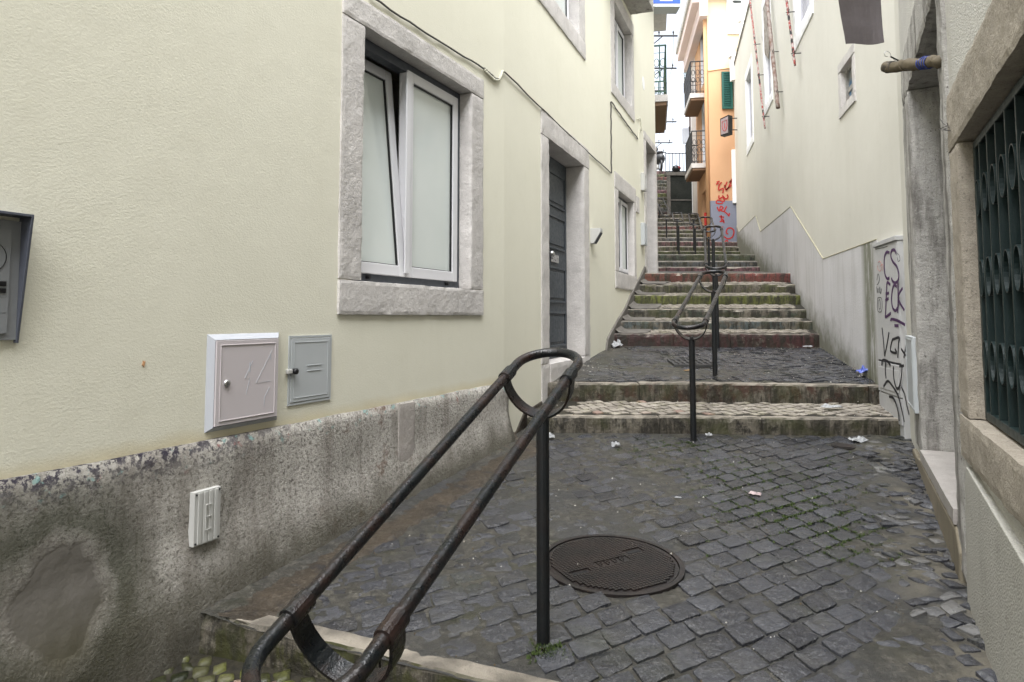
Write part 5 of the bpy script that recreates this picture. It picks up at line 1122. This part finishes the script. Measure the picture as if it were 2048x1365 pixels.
for k in range(nR):
    t = 2 * math.pi * k / nR
    for rr, zz in ((rM + .006, -.03), (rM + .006, -.001), (rM + .028, -.001), (rM + .028, -.03)): x, y = MH.x + rr * math.cos(t), MH.y + rr * math.sin(t); vs.append((x, y, zg1(x, y) + zz))
mb.add(vs, [(k * 4 + a, ((k + 1) % nR) * 4 + a, ((k + 1) % nR) * 4 + (a + 1) % 4, k * 4 + (a + 1) % 4) for k in range(nR) for a in range(4)]); mb.build('rim', ci, mh)
# drain grate on the second landing
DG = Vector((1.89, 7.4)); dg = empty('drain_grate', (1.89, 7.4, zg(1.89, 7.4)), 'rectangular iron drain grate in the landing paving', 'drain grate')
zl = lambda x, y: zg(x, y)
def dq(mb, x0, x1, y0, y1, z0, z1): mb.slab([(x0, y0), (x1, y0), (x1, y1), (x0, y1)], lambda x, y: zl(x, y) + z0, lambda x, y: zl(x, y) + z1)
mb = MB(); dq(mb, 1.68, 2.10, 7.22, 7.58, -.02, .012); mb.build('pit', M['black'], dg)  # black plate just above the paving, standing in for the shaded recess
mb = MB()
for k in range(8): x = 1.68 + .42 * k / 7; dq(mb, x - .011, x + .011, 7.22, 7.58, .0, .022)
for y in (7.22, 7.40, 7.58): dq(mb, 1.672, 2.108, y - .011, y + .011, .001, .024)
mb.build('grid', paint('grey_iron', (.045, .045, .045), .55, .4, (.09, .085, .08), .3), dg)
mb = MB(); vc_ = (2.50, 5.37); disc(mb, vc_, .085, -.02, .002, 28); disc(mb, vc_, .065, .0, .006, 28); tag(mb.build('valve_cover', ci, None), 'small round iron valve cover by the first wide step', 'valve cover')

# ------------------------------------------------------------------ litter
def crumple(name, c, sx, sy, h, mat, label, rot=0, cat='litter', fold=1.0):
    sx *= .78; sy *= .78; h *= .85; N_ = 12; vs = []; fs = []; sd = random.uniform(0, 50); cr2, sr2 = math.cos(rot), math.sin(rot)
    for j in range(N_ + 1):
        for i in range(N_ + 1):
            u, v = i / N_ - .5, j / N_ - .5; n1 = noise.noise(Vector((u * 4 * fold, v * 4 * fold, sd))); n2 = noise.noise_vector(Vector((u * 5, v * 5, sd)))
            x, y = u * sx + n2.x * sx * .18, v * sy + n2.y * sy * .18; X, Y_ = c[0] + x * cr2 - y * sr2, c[1] + x * sr2 + y * cr2
            vs.append((X, Y_, zg(X, Y_) + .008 + h * (.5 + n1) * (1 - (2 * max(abs(u), abs(v))) ** 4 * .6)))
    for j in range(N_):
        for i in range(N_): k = j * (N_ + 1) + i; fs.append((k, k + 1, k + N_ + 2, k + N_ + 1))
    mb = MB(); mb.add(vs, fs); o = mb.build(name, mat, None, smooth=False); tag(o, label, cat, 'litter on the paving')
    sol = o.modifiers.new('t', 'SOLIDIFY'); sol.thickness = .0012; return o
crumple('tissue', (1.28, 8.68), .19, .14, .10, M['litter'], 'crumpled white tissue by the lowest of the coloured steps', .3)
crumple('tissue', (.77, 5.28), .08, .07, .045, M['litter'], 'small white paper square in the middle of the first landing')
crumple('tissue', (.30, 5.5), .07, .06, .05, M['litter'], 'crumpled tissue just behind the nearest post')
crumple('tissue', (1.56, 5.62), .06, .05, .03, M['litter'], 'tiny white scrap beside the foot of the second handrail post', .5)
crumple('tissue', (2.68, 5.5), .17, .10, .05, M['litter'], 'white torn tissue on dark setts near the graffiti cabinet', .4)
crumple('paper_scrap', (1.43, 4.2), .085, .05, .02, M['litter_pink'], 'pinkish torn paper lying alone on the setts', -.4)
crumple('paper_scrap', (.96, 4.13), .045, .018, .008, M['litter'], 'thin white sliver of paper on the muddy setts', .1)
crumple('plastic_bottle', (2.72, 6.02), .22, .07, .035, M['litter'], 'flattened pale packaging on the pale mosaic step', .1, fold=.7)
crumple('wrapper', (3.40, 6.78), .19, .15, .10, M['litter_blue'], 'blue crumpled wrapper beside the cabinet foot', .7)
crumple('paper_scrap', (3.64, 8.66), .14, .05, .02, M['litter'], 'white scrap under the maroon step at right', .05)
crumple('leaf_scrap', (1.74, 6.95), .12, .05, .01, paint('dead_leaf', (.22, .14, .06), .7), 'brown dead leaf near the drain grate', .3, 'leaf')
# specks of debris, moss and tufts: nobody could count them
mb = MB()
for k in range(2200):
    y = random.uniform(2.2, 8.7); x = random.uniform(-1.1, 3.6) if k % 2 else (xr(y) - abs(random.gauss(0, .22)) if k % 4 else xl(y) + .05 + abs(random.gauss(0, .12)))
    if not (xl(y) + .05 < x < xr(y) - .0) or (y < 5.6 and y < kerbline(x) + .1): continue
    r_ = random.uniform(.0015, .006) * (1.6 if random.random() < .06 else 1); z = zg(x, y) + .001; t = random.random() * 6
    if y < 5.6: z -= .003
    mb.add([(x + r_ * math.cos(t), y + r_ * math.sin(t), z), (x + r_ * math.cos(t + 2), y + r_ * math.sin(t + 2), z), (x + r_ * math.cos(t + 4), y + r_ * math.sin(t + 4), z), (x, y, z + r_ * 1.1)], [(0, 1, 3), (1, 2, 3), (2, 0, 3)], random.random())
n = NT('debris_specks', .8, .2); t = n.tone(); M['specks'] = n.set(n.mix(n.ramp(t, .62, .66), (.10, .075, .045), (.50, .48, .44)), .8, None)
tag(mb.build('debris', M['specks'], None, recalc=False), kind='stuff')
mb = MB(); zones = [(1.55, 3.95, .38, .32, 900), (1.85, 3.45, .34, .26, 800), (1.4, 4.7, .5, .4, 400), (1.28, 5.35, .25, .18, 220), (1.6, 4.6, .3, .2, 120), (2.0, 4.3, .3, .3, 160), (.13, 2.53, .07, .05, 160), (1.2, 3.5, .3, .2, 60), (.9, 5.2, .3, .15, 60), (2.3, 4.9, .2, .3, 80)]
a = R(33)
for (cx_, cy_, rx, ry, cnt) in zones:
    for k in range(int(cnt * .55)):
        x = random.gauss(cx_, rx * .6); y = random.gauss(cy_, ry * .6)
        if y > 5.65 or x > xr(y) - .02: continue
        # snap towards joints
        dx_, dy_ = x - .6, y - 2.5; det = .152 * math.cos(a) * -.118 - .152 * math.sin(a) * .036
        j_ = (.152 * math.cos(a) * dy_ - .152 * math.sin(a) * dx_) / det; i_ = (dx_ * -.118 - dy_ * .036) / det - .25 * (round(j_) % 2)
        if cnt != 160 or cx_ > .2:
            if random.random() < .6: j_ = round(j_ - .5) + .5 + random.gauss(0, .03)
            else: i_ = round(i_ - .5) + .5 + random.gauss(0, .03)
            i2 = i_ + .25 * (round(j_) % 2); x = .6 + .152 * math.cos(a) * i2 + .036 * j_; y = 2.5 + .152 * math.sin(a) * i2 - .118 * j_
            if y > 5.65 or x > xr(y): continue
        z = zg1(x, y) - .004; tn = random.random()
        for q in range(5):
            th = random.random() * 6.28; L = random.uniform(.006, .015); hh = random.uniform(.004, .013); w2 = .003
            ox, oy = random.gauss(0, .005), random.gauss(0, .005)
            mb.add([(x + ox - w2 * math.sin(th), y + oy + w2 * math.cos(th), z), (x + ox + w2 * math.sin(th), y + oy - w2 * math.cos(th), z), (x + ox + L * math.cos(th), y + oy + L * math.sin(th), z + hh)], [(0, 1, 2)], tn)
n = NT('moss_green', .8, .2); t = n.tone(); M['moss'] = n.set(n.mix(t, (.022, .036, .008), (.05, .075, .018)), .8, None)
tag(mb.build('moss', M['moss'], None, recalc=False), kind='stuff')
